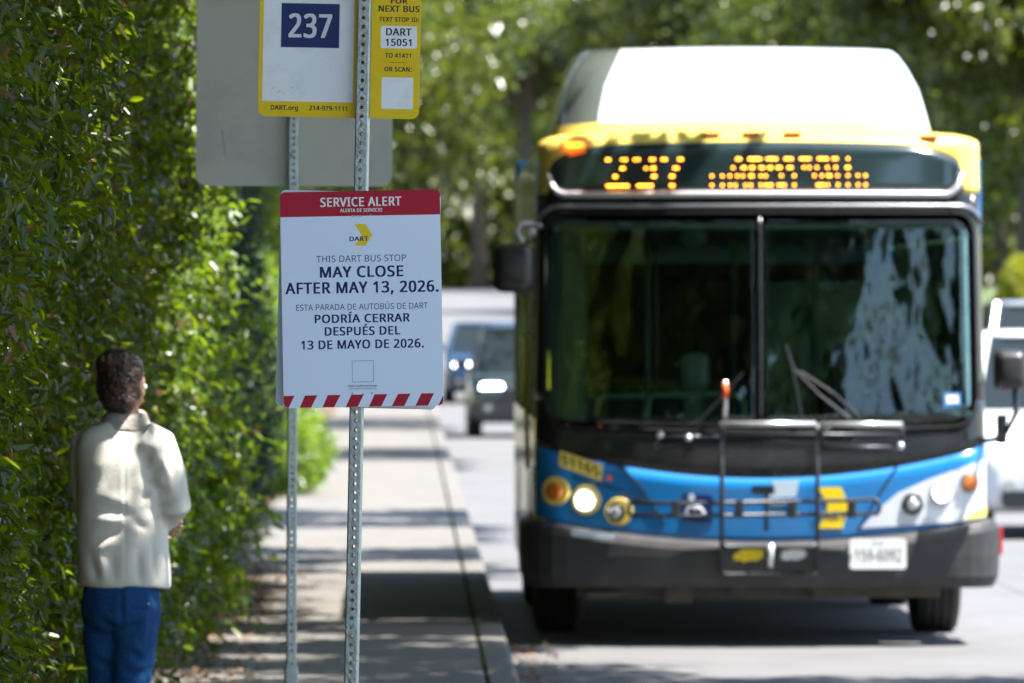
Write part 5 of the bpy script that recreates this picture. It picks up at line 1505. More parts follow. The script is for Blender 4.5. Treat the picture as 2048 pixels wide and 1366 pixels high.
MB().tube([(wx(283), .03, wz(797)), (wx(285), .032, wz(803)), (wx(283), .034, wz(807))], .0022, 6).build("earring", "gold", woman)
hand(woman, (RW_[0] + .005, RW_[1] + .0, RW_[2] - .006), (.75, .1, -.28), (0, 1, .2), "skin", .9, .8)
hand(woman, LW, (1, .1, 0), (0, 1, 0), "skin", .9, .6)
# ear seen in three-quarter view
ear = MB()
ear.loft([ring((wx(277) + .006 * math.sin(q), .012, wz(800) + .052 * q / 4), a_, .010, 12, R(-30)) for q, a_ in ((0, .006), (1, .011), (2, .014), (3, .014), (4, .007))])
ear.build("ear", "skin", woman, smooth=True)

# ------------------------------------------------------------------ bus
DB, XB = 48.9, 2.04
SB = FPX / DB
bus = empty("city_bus", (XB, DB, RZ), label="yellow and blue city bus with an amber route display pulling in at the kerb", cat="bus")
bx_ = lambda px: (px - 1524) / SB
bz_ = lambda py: (1293 - py) / SB


def plan(t):
    s_, a = (1 if t >= 0 else -1), abs(t)
    if a <= 1.1: return Vector((t, .10 * (a / 1.1) ** 2, 0))
    if a <= 1.414:
        th = (a - 1.1) / .2
        return Vector((s_ * (1.1 + .2 * math.sin(th)), .10 + .2 * (1 - math.cos(th)), 0))
    return Vector((s_ * 1.3, .30 + (a - 1.414), 0))


def Tx(x):
    a = abs(x)
    if a <= 1.1: return x
    return math.copysign(1.1 + .2 * math.asin(min(1, (a - 1.1) / .2)), x)


def pn(t):
    d = (plan(t + .004) - plan(t - .004)).normalized()
    return Vector((d.y, -d.x, 0))


def lean(z):
    q = .16 * max(0, z - 1.1) / 1.4
    if z > 2.86: q += 9 * (z - 2.86) ** 2
    return q


def pt(t, z, out=0.0):
    p_ = plan(t) + pn(t) * out
    return Vector((p_.x * (1 - .018 * max(0, z - 1.2) / 1.7), p_.y + lean(z), z))


def patch(name, t0, t1, zb, zt, m, out=0.0, nt_=48, nz_=6, thick=.012, parent=bus, smooth=True):
    b_ = MB()
    g = lambda f, t: f(t) if callable(f) else f
    for i in range(nt_ + 1):
        t = t0 + (t1 - t0) * i / nt_
        a, c = g(zb, t), g(zt, t)
        for k in range(nz_ + 1):
            b_.v.append(tuple(pt(t, a + (c - a) * k / nz_, out)))
    for i in range(nt_):
        for k in range(nz_):
            a = i * (nz_ + 1) + k
            b_.f.append((a, a + nz_ + 1, a + nz_ + 2, a + 1))
    o = b_.build(name, m, parent, recalc=False, smooth=smooth)
    md = o.modifiers.new("solid", 'SOLIDIFY')
    md.thickness = thick
    md.offset = -1
    return o


def poly_on(name, pts, m, out, parent, thick=.004, n=14):
    """a filled polygon given in picture pixels, laid on the front skin"""
    me = bpy.data.meshes.new(name)
    bm = bmesh.new()
    P2 = []
    for i, q in enumerate(pts):
        r_ = pts[(i + 1) % len(pts)]
        k = max(1, int(math.dist(q, r_) / n))
        P2 += [(q[0] + (r_[0] - q[0]) * j / k, q[1] + (r_[1] - q[1]) * j / k) for j in range(k)]
    vs = [bm.verts.new((bx_(x), 0, bz_(y))) for x, y in P2]
    bm.faces.new(vs)
    for ax, rng_ in ((0, np.arange(-1.3, 1.31, .05)), ):
        for v_ in rng_:
            bmesh.ops.bisect_plane(bm, geom=bm.verts[:] + bm.edges[:] + bm.faces[:], plane_co=(v_, 0, 0), plane_no=(1, 0, 0))
    bm.normal_update()
    for v in bm.verts:
        v.co = pt(Tx(max(-1.2995, min(1.2995, v.co.x))), v.co.z, out)
    bm.to_mesh(me)
    bm.free()
    me.update()
    o = link(name, me, m, parent)
    md = o.modifiers.new("solid", 'SOLIDIFY')
    md.thickness = thick
    md.offset = 0
    return o


def disc_on(name, px, py, r_, m, out=.0, depth=.02, parent=bus, dome=.0, ringr=None):
    x, z = bx_(px), bz_(py)
    t = Tx(x)
    n = pn(t)
    c = pt(t, z, out)
    rr = r_ / SB
    pr = [(-.01, rr), (depth, rr)] + ([(depth + dome * math.sin(R(q)), rr * math.cos(R(q))) for q in (20, 45, 70)] if dome else [(depth, rr * .9)])
    return MB().lathe(pr, c, n, 28).build(name, m, parent, smooth=True)


# zones of the front, heights in metres above the road
z_bump = lambda t: .725 - .125 * max(0, 1 - (min(abs(t), 1.3) / 1.3) ** 2)
z_blue = lambda t: .965 + .20 * (min(abs(t), 1.36) / 1.36) ** 2
G0, G1z = 1.235, 2.487
TW = Tx(1.245)


def g_bot(t):
    d = TW - abs(t)
    return G0 + (.16 - math.sqrt(max(0, .16 ** 2 - (.16 - d) ** 2)) if d < .16 else 0) + .02 * (abs(t)) ** 2


def g_top(t):
    d = TW - abs(t)
    return G1z - (.12 - math.sqrt(max(0, .12 ** 2 - (.12 - d) ** 2)) if d < .12 else 0)


SZ0, SZ1 = 2.606, 2.897
TS0, TS1 = Tx(-1.235), Tx(1.185)


def s_bot(t):
    d = min(t - TS0, TS1 - t)
    return SZ0 + (.10 - math.sqrt(max(0, .10 ** 2 - (.10 - d) ** 2)) if d < .10 else 0)


def s_top(t):
    d = min(t - TS0, TS1 - t)
    c_ = SZ1 - .035 * (abs(t) / 1.3) ** 2
    return c_ - (.13 * (1 - math.sqrt(max(0, 1 - ((.42 - d) / .42) ** 2))) if d < .42 else 0)


# bumper: swept rubber section
b = MB()
rings_ = []
for i in range(81):
    t = -2.35 + 4.7 * i / 80
    zt2 = z_bump(t)
    rings_.append([pt(t, q, o_) for o_, q in ((-.05, .35), (.045, .335), (.075, .40), (.082, .52), (.080, zt2 - .055), (.060, zt2 - .012), (.02, zt2 + .004), (-.05, zt2 + .004))])
b.loft(rings_)
b.build("bumper", "bumper_rubber", bus, smooth=False, bevel=.008)
fp = patch("front_panel", -1.50, 1.50, lambda t: z_bump(t) - .03, z_blue, "bus_blue", 0, 60, 6)
mask_ = patch("lower_mask", -1.50, 1.50, z_blue, lambda t: g_bot(t) if abs(t) < TW else G0 + .18, "bus_black", -.002, 80, 4)
patch("corner_post", TW, 1.50, G0 + .181, 2.60, "bus_black", -.002, 8, 10)
patch("corner_post", -1.50, -TW, G0 + .181, 2.60, "bus_black", -.002, 8, 10)
patch("upper_mask", -TW, TW, g_top, lambda t: s_bot(t) if TS0 < t < TS1 else 2.60, "bus_black", -.002, 80, 4)
for (a, c) in ((-TW, -.018), (.002, TW)):
    patch("windscreen", a, c, g_bot, g_top, "windscreen_glass", -.012, 30, 14, thick=.006)
patch("windscreen_divider", -.020, .004, lambda t: G0, lambda t: G1z, "bus_black", .006, 2, 10, thick=.03)
# inner edge seal
sd_ = MB()
seal = [pt(-TW + 2 * TW * i / 80, g_top(-TW + 2 * TW * i / 80), .004) for i in range(81)] + [pt(TW - 2 * TW * i / 80, g_bot(TW - 2 * TW * i / 80), .004) for i in range(81)]
sd_.tube(seal + [seal[0]], .008, 6)
sd_.build("rubber_seal", "seal_rubber", bus, smooth=True)
MB().tube([pt(-1.36 + 2.72 * i / 60, 2.530 - (.10 * max(0, (abs(-1.36 + 2.72 * i / 60) - 1.16) / .2) ** 2), .006) for i in range(61)], .013, 8).build("trim_strip", "silver_trim", bus, smooth=True)
MB().tube([pt(TS0 + (TS1 - TS0) * i / 70, s_bot(TS0 + (TS1 - TS0) * i / 70) - .010 + .03 * max(0, (abs(-1 + i / 35) - .93) / .07), .010) for i in range(71)], [.006] + [.019] * 69 + [.006], 8).build("display_lip", "display_trim", bus, smooth=True)
disp = patch("route_display", TS0, TS1, s_bot, s_top, "display_glass", .0, 80, 5)
brow = patch("brow", -1.46, 1.46, lambda t: (s_top(t) if TS0 < t < TS1 else 2.60), lambda t: 2.965 - .05 * (abs(t) / 1.3) ** 6, "bus_yellow", -.001, 90, 8)
for sx in (-1, 1):
    a_, c_ = sorted((sx * 1.39, sx * 1.50))
    patch('corner_panel', a_, c_, 2.36, 2.80, 'bus_blue', .003, 6, 6)
# amber display lamps: each lit diode where the display shows one
ROWS = {0: (93, (75, 90, 185, 210, 275, 300, 390, 410, 475, 495, 595, 612, 1010, 1030, 1100, 1115, 1130, 1145, 1160, 1175, 1230, 1250, 1270, 1290, 1360, 1380, 1400, 1470, 1490, 1510, 1530, 1600, 1620, 1640, 1655, 1705, 1725, 1810)),
        1: (155, (180, 195, 355, 400, 415, 560, 580, 980, 1050, 1065, 1110, 1125, 1180, 1195, 1240, 1255, 1300, 1320, 1380, 1400, 1490, 1530, 1585, 1660, 1720, 1800, 1815)),
        2: (213, (130, 140, 405, 420, 535, 550, 828, 903, 957, 1010, 1050, 1105, 1120, 1180, 1215, 1328, 1420, 1565, 1620, 1665, 1680, 1733, 1808, 1880, 1935)),
        3: (279, tuple(range(80, 225, 16)) + tuple(range(300, 410, 16)) + (535, 550, 828, 903, 960, 997, 1070, 1108, 1180, 1215, 1235, 1255, 1310, 1330, 1350, 1420, 1590, 1610, 1630, 1662, 1735, 1808, 1880, 1935))}
led = bpy.data.meshes.new("led")
bm = bmesh.new()
bmesh.ops.create_uvsphere(bm, u_segments=8, v_segments=6, radius=.0062)
bm.to_mesh(led)
bm.free()
led.materials.append(MATS["led_amber"])
for r_, (ry_, xs_) in ROWS.items():
    for q in xs_:
        px_l, py_l = 1190 + q / 3.53, 290 + (ry_ - (q - 900) * .004) / 3.53
        o = bpy.data.objects.new("led", led)
        C.objects.link(o)
        o.parent = disp
        o.location = pt(Tx(bx_(px_l)), bz_(py_l), .008)

# headlight corners
poly_on("headlight_panel", [(1722, 1056), (1758, 1018), (1796, 986), (1860, 958), (1976, 918), (1976, 1036), (1900, 1046)], "bus_white", .003, fp)
poly_on("corner_flash", [(1952, 1022), (1976, 1012), (1976, 1034), (1930, 1040)], "bus_yellow", .007, fp)
poly_on("corner_flash", [(1073, 1030), (1092, 1040), (1090, 1052), (1073, 1052)], "bus_yellow", .006, fp)
for line in (((1073, 934), (1150, 955), (1220, 975), (1290, 1003)), ((1238, 925), (1290, 985), (1330, 1048)), ((1796, 930), (1752, 1000), (1716, 1060))):
    MB().tube([pt(Tx(bx_(x)), bz_(y), .003) for x, y in line], .006, 6).build("panel_seam", "bus_black", fp)
for (x, y, r_, lit) in ((1111, 983, 21, 0), (1171, 1001, 22, 1), (1233, 1024, 20, 2), (1941, 965, 19, 0), (1884, 986, 20, 1), (1826, 1008, 20, 2)):
    left = x < 1500
    if left:
        ring_ = disc_on("lamp_ring", x + (6 if x > 1200 else 2), y - 1, r_ + 8, "bus_yellow", .0, .012)
    else:
        ring_ = disc_on("lamp_ring", x, y, r_ + 2, "bus_grey" if lit != 2 else "black_plastic", .0, .014)
    if lit == 0:
        disc_on("turn_signal", x, y, r_ - 3, "amber_lens", .014, .012, ring_, dome=.012)
    elif lit == 1:
        h_ = disc_on("headlight", x, y, r_, "lamp_reflector", .014, .008, ring_)
        disc_on("bulb", x, y + 2, r_ * .38, "headlight_on", .024, .010, h_, dome=.01)
    else:
        h_ = disc_on("fog_lamp", x, y, r_ - 1, "black_plastic", .014, .008, ring_)
        disc_on("lens", x - 2, y + 1, r_ * .62, "clear_lens", .024, .008, h_, dome=.01)
# fleet number
poly_on("number_plate_field", [(1121, 901), (1206, 930), (1204, 962), (1119, 932)], "bus_yellow", .004, fp)


def bus_text(s, cx, cy, wpx, cap, m, par, out=.008, bold=True, slope=0.0):
    me, co = text_mesh(s, bold)
    o_ = np.array([tuple(pt(Tx(bx_(cx + a * wpx)), bz_(cy - b_ * cap + a * wpx * slope), out)) for a, b_, _ in co])
    me.vertices.foreach_set("co", o_.ravel())
    me.materials.clear()
    me.update()
    return link("lettering", me, m, par)


bus_text("51165", 1162, 931, 74, 19, "bus_black", fp, slope=.34)
disc_on("reflector_dot", 1219, 956, 6, "orange_cap", .0, .006, fp)
# wheelchair emblem
acc = poly_on("access_emblem", [(1366, 986), (1425, 990), (1425, 1045), (1366, 1041)], "sign_blue", .004, fp)
disc_on("emblem_head", 1383, 994, 6.5, "bus_white", .006, .004, acc)
em = MB()
em.tube([pt(Tx(bx_(x)), bz_(y), .010) for x, y in ((1384, 1001), (1386, 1016), (1403, 1017), (1412, 1034))], .010, 6)
em.tube([pt(Tx(bx_(1389 + 16 * math.cos(R(a)))), bz_(1025 + 14 * math.sin(R(a))), .010) for a in range(-230, 41, 15)], .009, 6)
em.build("emblem_figure", "bus_white", acc)
# operator's arrow emblem
lg = poly_on("logo_arrow", [(1637, 974), (1682, 974), (1697, 1006), (1686, 1056), (1637, 1056), (1656, 1012)], "poster_yellow", .004, fp)
bus_text("DART", 1662, 1031, 62, 17, "sign_blue", lg)
poly_on("pale_area", [(1546, 962), (1598, 960), (1592, 993), (1538, 996)], "pale_patch", .004, fp)  # flat pale shapes on the blue panel
poly_on("pale_area", [(1538, 999), (1592, 998), (1590, 1008), (1538, 1009)], "pale_patch", .004, fp)
poly_on("reflective_strip", [(1147, 1060), (1232, 1067), (1232, 1077), (1150, 1072)], "pale_patch", .086, bus)
# licence plate
x0, x1, zp0, zp1 = bx_(1698), bx_(1812), bz_(1137), bz_(1076)
b = MB()
yb_ = pt(Tx((x0 + x1) / 2), .55, .092).y
b.prism(rrect(x0, zp0, x1, zp1, .02), yb_ - .006, yb_ - .002, lambda u, v, q: (u, q + (u - x0) * .03, v))
lp = b.build("licence_plate", "sign_white", bus)
for s_, cx_, cy_, w_p, cp_, mm in (("TEXAS", 1754, 1086, 26, 6, "print_navy"), ("159-6092", 1756, 1109, 92, 24, "rack_steel")):
    me, co = text_mesh(s_, False)
    o_ = np.c_[bx_(cx_) + co[:, 0] * w_p / SB, np.full(len(co), yb_ - .0075), bz_(cy_) + co[:, 1] * cp_ / SB]
    o_[:, 1] += (o_[:, 0] - x0) * .03
    me.vertices.foreach_set("co", o_.ravel())
    me.materials.clear()
    link("lettering", me, mm, lp)
# marker lamps over the display
for (x, y, m_) in ((1143, 287, "marker_on"), (1424, 267, "amber_lens"), (1506, 266, "amber_lens"), (1590, 266, "amber_lens"), (1871, 272, "amber_lens")):
    c = pt(Tx(bx_(x)), bz_(y) , .0)
    MB().box(c + Vector((0, -.012, 0)), (.105, .05, .026)).build("marker_lamp", m_, bus, bevel=.008)
# lamps on the bumper end
MB().box(pt(1.44, .60, .09), (.02, .05, .16)).build("side_reflector", "reflective_red", bus, bevel=.004)

# body: sides, roof
L_BUS = 9.5


def sidebox(name, x_side, y0, y1, z0, z1, m, th=.02, out=0, parent=bus, bevel=0):
    x = x_side * (1.3 + out - th / 2)
    return MB().box((x, (y0 + y1) / 2, (z0 + z1) / 2), (th, y1 - y0, z1 - z0)).build(name, m, parent, bevel=bevel)


YF = .60
for sx in (-1, 1):
    # skirt leaves an arch for each axle
    for (a, c) in ((YF + .7, 1.82), (2.90, 6.60), (7.70, L_BUS)):
        if c > a: sidebox("skirt", sx, a, c, .33, 1.02, "bus_white", .03)
    sidebox("side_panel", sx, YF + .01, L_BUS, 1.023, 1.30, "bus_blue" if sx > 0 else "bus_yellow", .03)
    for (a, c) in ((1.82, 2.90), (6.60, 7.70)):
        arch = MB()
        arch.prism([(a, 1.02), (a, .60)] + [((a + c) / 2 + .50 * math.cos(R(q)), .50 + .50 * math.sin(R(q))) for q in range(170, 9, -20)] + [(c, .60), (c, 1.02)], sx * 1.27, sx * 1.298, lambda u, v, q: (q, u, v))
        arch.build("wheel_arch", "bus_white", bus)
    sidebox("cant_rail", sx, YF - .15, L_BUS, 2.36, 2.80, "bus_blue", .03, -.012)
    y = YF + (1.25 if sx < 0 else .1)
    k = 0
    while y + 1.2 < L_BUS:
        sidebox("window_pillar", sx, y, y + .07, 1.31, 2.35, "bus_black", .035)
        w_ = sidebox("side_window", sx, y + .075, y + 1.25, 1.33, 2.34, "side_glass", .008, -.01)
        y += 1.26
        k += 1
    sidebox("window_pillar", sx, y, L_BUS, 1.31, 2.35, "bus_black", .035)
# entrance door on the kerb side
dr = MB()
for (a, c) in ((YF + .02, YF + .60), (YF + .64, YF + 1.22)):
    for q in ((a, a + .05, .40, 2.33), (c - .05, c, .40, 2.33)):
        dr.box((-1.285, (q[0] + q[1]) / 2, (q[2] + q[3]) / 2), (.03, q[1] - q[0], q[3] - q[2]))
    for z_ in (.43, 2.31):
        dr.box((-1.285, (a + c) / 2, z_), (.028, c - a - .1, .06))
door = dr.build("door", "bus_black", bus)
for (a, c) in ((YF + .075, YF + .545), (YF + .695, YF + 1.165)):
    sidebox("door_glass", -1, a, c, .47, 2.27, "side_glass", .006, -.012, parent=door)
MB().tube([(-1.325, YF + .62, 1.0), (-1.335, YF + .62, 1.4), (-1.325, YF + .62, 1.8)], .014, 8).build("door_handle", "grab_yellow", door)
# roof
b = MB()
rf = []
for y_ in (YF - .12, 3, 6, L_BUS):
    sec = [(-1.298, 2.80)] + [(-1.298 + .15 * (1 - math.cos(R(q))), 2.80 + .15 * math.sin(R(q))) for q in (30, 60, 90)] + [(-.6, 2.965), (.6, 2.965)] + \
          [(1.298 - .15 * (1 - math.cos(R(q))), 2.80 + .15 * math.sin(R(q))) for q in (90, 60, 30)] + [(1.298, 2.80)]
    rf.append([Vector((x_ * .988, y_, z_)) for x_, z_ in sec + [(x_ * .97, z_ - .03) for x_, z_ in sec[::-1]]])
b.loft(rf)
b.build("roof", "bus_yellow", bus)
# rear wall, floor
MB().box((0, L_BUS + .02, 1.65), (2.58, .06, 2.6)).build("rear_wall", "bus_blue", bus, bevel=.03)
MB().box((0, L_BUS - .05, 1.85), (2.4, .02, .8)).build("rear_inner_wall", "interior_dark", bus)
MB().box((0, (YF + L_BUS) / 2, .37), (2.5, L_BUS - YF - .1, .06)).build("floor", "interior_dark", bus)
MB().box((0, (YF + L_BUS) / 2, 2.42), (2.5, L_BUS - YF - .3, .04)).build("ceiling", "interior_panel", bus)
# gas tank housing on the roof
b = MB()
rows = []
for (y_, z_, hw_, cv) in ((.62, 2.955, 1.10, .22), (.70, 3.015, 1.095, .22), (.80, 3.08, 1.085, .22), (1.05, 3.24, 1.06, .22), (1.30, 3.37, 1.02, .22), (1.52, 3.445, .985, .22), (1.75, 3.475, .97, .22), (3.2, 3.50, .97, .22), (5.6, 3.49, .97, .22)):
    r_ = []
    rad = .03 if y_ < .9 else min(.10, .03 + (y_ - .9) * .15)
    hw2 = hw_ + .02
    prof_ = [(-hw2 - .05, 2.94), (-hw2 - .02, 2.94 + (z_ - rad - 2.94) * .5)]
    prof_ += [(-hw2 + rad * (1 - math.cos(R(q))) + .0, z_ - rad + rad * math.sin(R(q))) for q in (0, 18, 36, 54, 72, 90)]
    prof_ += [(-hw2 + rad + (2 * hw2 - 2 * rad) * k / 10, z_ + .015 * math.sin(math.pi * k / 10)) for k in range(1, 10)]
    prof_ += [(hw2 - rad * (1 - math.cos(R(q))), z_ - rad + rad * math.sin(R(q))) for q in (90, 72, 54, 36, 18, 0)]
    prof_ += [(hw2 + .02, 2.94 + (z_ - rad - 2.94) * .5), (hw2 + .05, 2.94)]
    for u, v in prof_:
        back = .85 * max(0, (abs(u) / hw2 - .80) / .20) ** 2.4 * (1 if y_ < 2 else 0)
        r_.append(Vector((-.055 + u, y_ + back, v)))
    rows.append(r_)
n_ = len(rows[0])
for r_ in rows: b.v += [tuple(v) for v in r_]
for i in range(len(rows) - 1):
    for k in range(n_ - 1):
        a = i * n_ + k
        b.f.append((a, a + 1, a + n_ + 1, a + n_))
hs = b.build("roof_housing", "bus_white", bus, smooth=False, recalc=False)  # white imitates yellow paint bleached out by the sun
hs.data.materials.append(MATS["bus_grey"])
hs.data.materials.append(MATS["bus_yellow"])
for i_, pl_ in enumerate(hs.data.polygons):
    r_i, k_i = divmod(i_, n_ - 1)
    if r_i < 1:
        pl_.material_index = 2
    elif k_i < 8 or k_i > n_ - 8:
        pl_.material_index = 1  # grey paint imitates shade on the housing sides
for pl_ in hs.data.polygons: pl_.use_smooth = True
# mirrors
mk = MB()
def mirror(px0, py0, px1, py1, yd, arm, hang):
    s_ = FPX / (DB + yd)
    X0, X1 = (px0 - VX) / s_ - XB, (px1 - VX) / s_ - XB
    Z0, Z1 = CAMH - (py1 - VY) / s_ - RZ, CAMH - (py0 - VY) / s_ - RZ
    b_ = MB()
    cx_, cz2, hw_, hh_ = (X0 + X1) / 2, (Z0 + Z1) / 2, (X1 - X0) / 2, (Z1 - Z0) / 2
    b_.loft([[Vector((cx_ + u * q, yd + dy, cz2 + v * q)) for u, v in rrect(-hw_, -hh_, hw_, hh_, min(hw_, hh_) * .45, 5)] for dy, q in ((-.10, .55), (-.085, .80), (-.04, .97), (0, 1.0), (.05, .98), (.055, .92))])
    o = b_.build("mirror", "black_plastic", bus, smooth=True)
    MB().loft([[Vector((cx_ + u, yd + dy, cz2 + v)) for u, v in rrect(-hw_ * .86, -hh_ * .88, hw_ * .86, hh_ * .88, .04, 4)] for dy in (.057, .061)]).build("mirror_glass", "clear_lens", o)
    tb = MB()
    for a in arm:
        tb.tube([Vector(((x - VX) / s_ - XB, yq, CAMH - (y_ - VY) / s_ - RZ)) for x, y_, yq in a], .016, 8)
    tb.build("mirror_arm", "rack_steel" if hang else "silver_trim", o, smooth=True)
    return o


mirror(986, 488, 1068, 585, -.12, [((1046, 486, -.12), (1032, 468, -.1), (1040, 448, .0), (1068, 447, .10), (1082, 452, .3))], 0)
mirror(1987, 699, 2052, 781, -.10, [((2030, 780, -.1), (2032, 826, -.12), (2014, 864, -.05), (1992, 880, .05), (1972, 884, .25)), ((2003, 834, -.1), (2002, 884, -.05))], 1)
MB().box((bx_(2003), -.02, bz_(858)), (.06, .07, .17)).build("mirror_bracket", "black_plastic", bus, bevel=.01)
MB().lathe([(0, .012), (.02, .028), (.03, .02)], (bx_(1062), -.02, bz_(463)), (0, -1, 0), 12).build("bracket_knob", "silver_trim", bus)
# wipers
for line in (((1572, 690), (1590, 740), (1640, 790), (1700, 838)), ((1575, 700), (1592, 770), (1603, 838)), ((1600, 742), (1668, 786), (1722, 836)), ((1395, 845), (1440, 800), (1486, 745))):
    MB().tube([pt(Tx(bx_(x)), bz_(y), .035) for x, y in line], .007, 6).build("wiper", "black_plastic", bus)
# inspection sticker inside the windscreen
poly_on("registration_sticker", [(1890, 786), (1925, 784), (1926, 813), (1891, 815)], "sticker_blue", .002, bus, .002)
poly_on("sticker_text", [(1896, 791), (1920, 790), (1921, 806), (1897, 807)], "sign_white", .005, bus, .001)

# bicycle rack folded up against the front
rack = empty("bike_rack", (0, 0, 0), parent=bus)
Q = lambda x, y, yy: Vector((bx_(x), yy, bz_(y)))
rb = MB()
for x in (1441, 1631):
    rb.tube([Q(x - 2 * 0, 846, -.20), Q(x, 980, -.22), Q(x, 1140, -.17)], .014, 10)
rb.tube([Q(1441, 1084, -.20), Q(1450, 1092, -.21), Q(1622, 1092, -.21), Q(1631, 1084, -.20)], .012, 8)
rb.tube([Q(1441, 1140, -.17), Q(1450, 1148, -.17), Q(1622, 1148, -.17), Q(1631, 1140, -.17)], .014, 8)
rb.build("upright_frame", "rack_steel", rack, smooth=True)
for (x0, x1, y_) in ((1437, 1628, 846), (1636, 1800, 847)):
    MB().tube([Q(x0, y_, -.23), Q(x1, y_, -.23)], .015, 10).build("top_bar", "rack_bright", rack, smooth=True)
for (x0, x1, y_, yy) in ((1312, 1440, 872, -.16), (1312, 1800, 886, -.15), (1440, 1800, 868, -.16), (1636, 1800, 893, -.17)):
    MB().tube([Q(x0, y_, yy), Q(x1, y_, yy)], .011, 8).build("support_bar", "rack_steel", rack, smooth=True)
for x in (1800, 1640, 1312):
    MB().tube([Q(x, 850 if x > 1400 else 868, -.2), Q(x, 895, -.17)], .012, 8).build("end_bar", "rack_steel", rack, smooth=True)
for (x, y_) in ((1318, 868), (1375, 874), (1797, 890), (1652, 850)):
    MB().lathe([(-.02, .014), (0, .022), (.02, .014)], Q(x, y_, -.2), (0, -1, 0), 10).build("clamp", "rack_bright", rack, smooth=True)
for (ya, yb2) in ((1003, 1003), (1028, 1030)):
    MB().tube([Q(1262, ya, -.17), Q(1360, ya + 2, -.19), Q(1748, yb2 - 5, -.19)], .012, 8).build("tray_rail", "rack_steel", rack, smooth=True)
MB().tube([Q(1262 + 6 * math.cos(R(a)) - 0, 1016 + 14 * math.sin(R(a)), -.17) for a in range(90, 271, 20)], .012, 8).build("tray_end", "rack_steel", rack, smooth=True)
MB().tube([Q(1744 + 12 * math.cos(R(a)), 1012 + 15 * math.sin(R(a)), -.19) for a in range(-90, 91, 20)], .012, 8).build("tray_end", "rack_steel", rack, smooth=True)
for x in (1476, 1582, 1700, 1350):
    MB().box(Q(x, 1016, -.19), (.05, .03, .10)).build("wheel_well", "black_plastic", rack, bevel=.008)
MB().tube([Q(1531, 972, -.17), Q(1530, 1060, -.20)], .013, 8).build("centre_post", "rack_steel", rack, smooth=True)
MB().box(Q(1524, 978, -.17), (.13, .03, .05)).build("latch_head", "rack_steel", rack, bevel=.01)
MB().tube([Q(1538, 1086, -.22), Q(1538, 1132, -.22)], [.022, .014], 10).build("latch_lever", "rack_bright", rack, smooth=True)
MB().tube([Q(1448, 838, -.2), Q(1448, 795, -.2), Q(1448, 760, -.2)], [.014, .012, .014], 10).build("support_arm", "rack_bright", rack, smooth=True)
MB().tube([Q(1448, 796, -.201), Q(1448, 764, -.201)], .017, 10).build("arm_grip", "orange_cap", rack, smooth=True)
b = MB()
b.prism(rrect(bx_(1444), bz_(1138), bx_(1634), bz_(1090), .02), -.165, -.15, lambda u, v, q: (u, q, v))
pb = b.build("rack_plate", "bus_black", rack)


def blot(name, x0, y0, x1, y1, m, seed, n=26):
    random.seed(seed)
    pts = []
    for k in range(n):
        a = 2 * math.pi * k / n
        rr = .8 + .35 * random.random()
        pts.append((bx_((x0 + x1) / 2 + (x1 - x0) / 2 * rr * math.cos(a) + (y1 - y0) * -.25 * math.sin(a)), bz_((y0 + y1) / 2 + (y1 - y0) / 2 * rr * math.sin(a))))
    b_ = MB()
    b_.prism(pts, -.1655, -.168, lambda u, v, q: (u, q, v))
    return b_.build(name, m, pb)


blot("worn_label", 1466, 1094, 1528, 1122, "poster_yellow", 3)
blot("worn_label", 1558, 1093, 1610, 1118, "sign_grey_white", 5)
random.seed(11)

# under the bumper: valance, brackets, axle
MB().box((0, .42, .30), (2.1, .10, .06)).build("valance", "undercarriage", bus)
for (x, y_, w_, h_) in ((1360, 1190, .16, .11), (1640, 1180, .07, .12), (1480, 1182, .10, .05), (1210, 1192, .20, .04), (1720, 1176, .12, .04)):
    MB().box((bx_(x), .34, bz_(y_)), (w_, .12, h_)).build("bracket", "undercarriage", bus, bevel=.01)
MB().tube([(-1.0, .38, .315), (.9, .38, .318)], .016, 8).build("tow_bar", "undercarriage", bus)
MB().tube([(-1.05, 2.36, .48), (1.05, 2.36, .48)], .07, 12).build("axle", "undercarriage", bus)
MB().box((0, 4.5, .30), (1.3, 3.2, .18)).build("chassis", "undercarriage", bus)


def wheel(x, y_, r_=.48, w_=.285):
    pr = []
    h = w_ / 2
    pr += [(-h, r_ * .58), (-h - .004, r_ * .8), (-h + .012, r_ * .95), (-h + .035, r_ * .992)]
    g = [-.075, -.025, .025, .075]
    for q in g:
        pr += [(q - .007, r_), (q - .005, r_ - .014), (q + .005, r_ - .014), (q + .007, r_)]
    pr += [(h - .035, r_ * .992), (h - .012, r_ * .95), (h + .004, r_ * .8), (h, r_ * .58)]
    w2 = MB().lathe(pr, (0, 0, 0), (1, 0, 0), 48).build("wheel", "tyre", bus, smooth=False)
    w2.location = (x, y_, r_ - .002)
    sg = 1 if x > 0 else -1
    MB().lathe([(sg * (h - .03), r_ * .585), (sg * (h - .01), r_ * .55), (sg * (h - .08), r_ * .42), (sg * (h - .06), r_ * .2), (sg * (h + .0), r_ * .18), (sg * (h + .01), .01)], (0, 0, 0), (1, 0, 0), 32).build("rim", "rim_metal", w2, smooth=True)
    return w2


for x in (-1.13, 1.13):
    wheel(x, 2.36)
    wheel(x, 7.15)

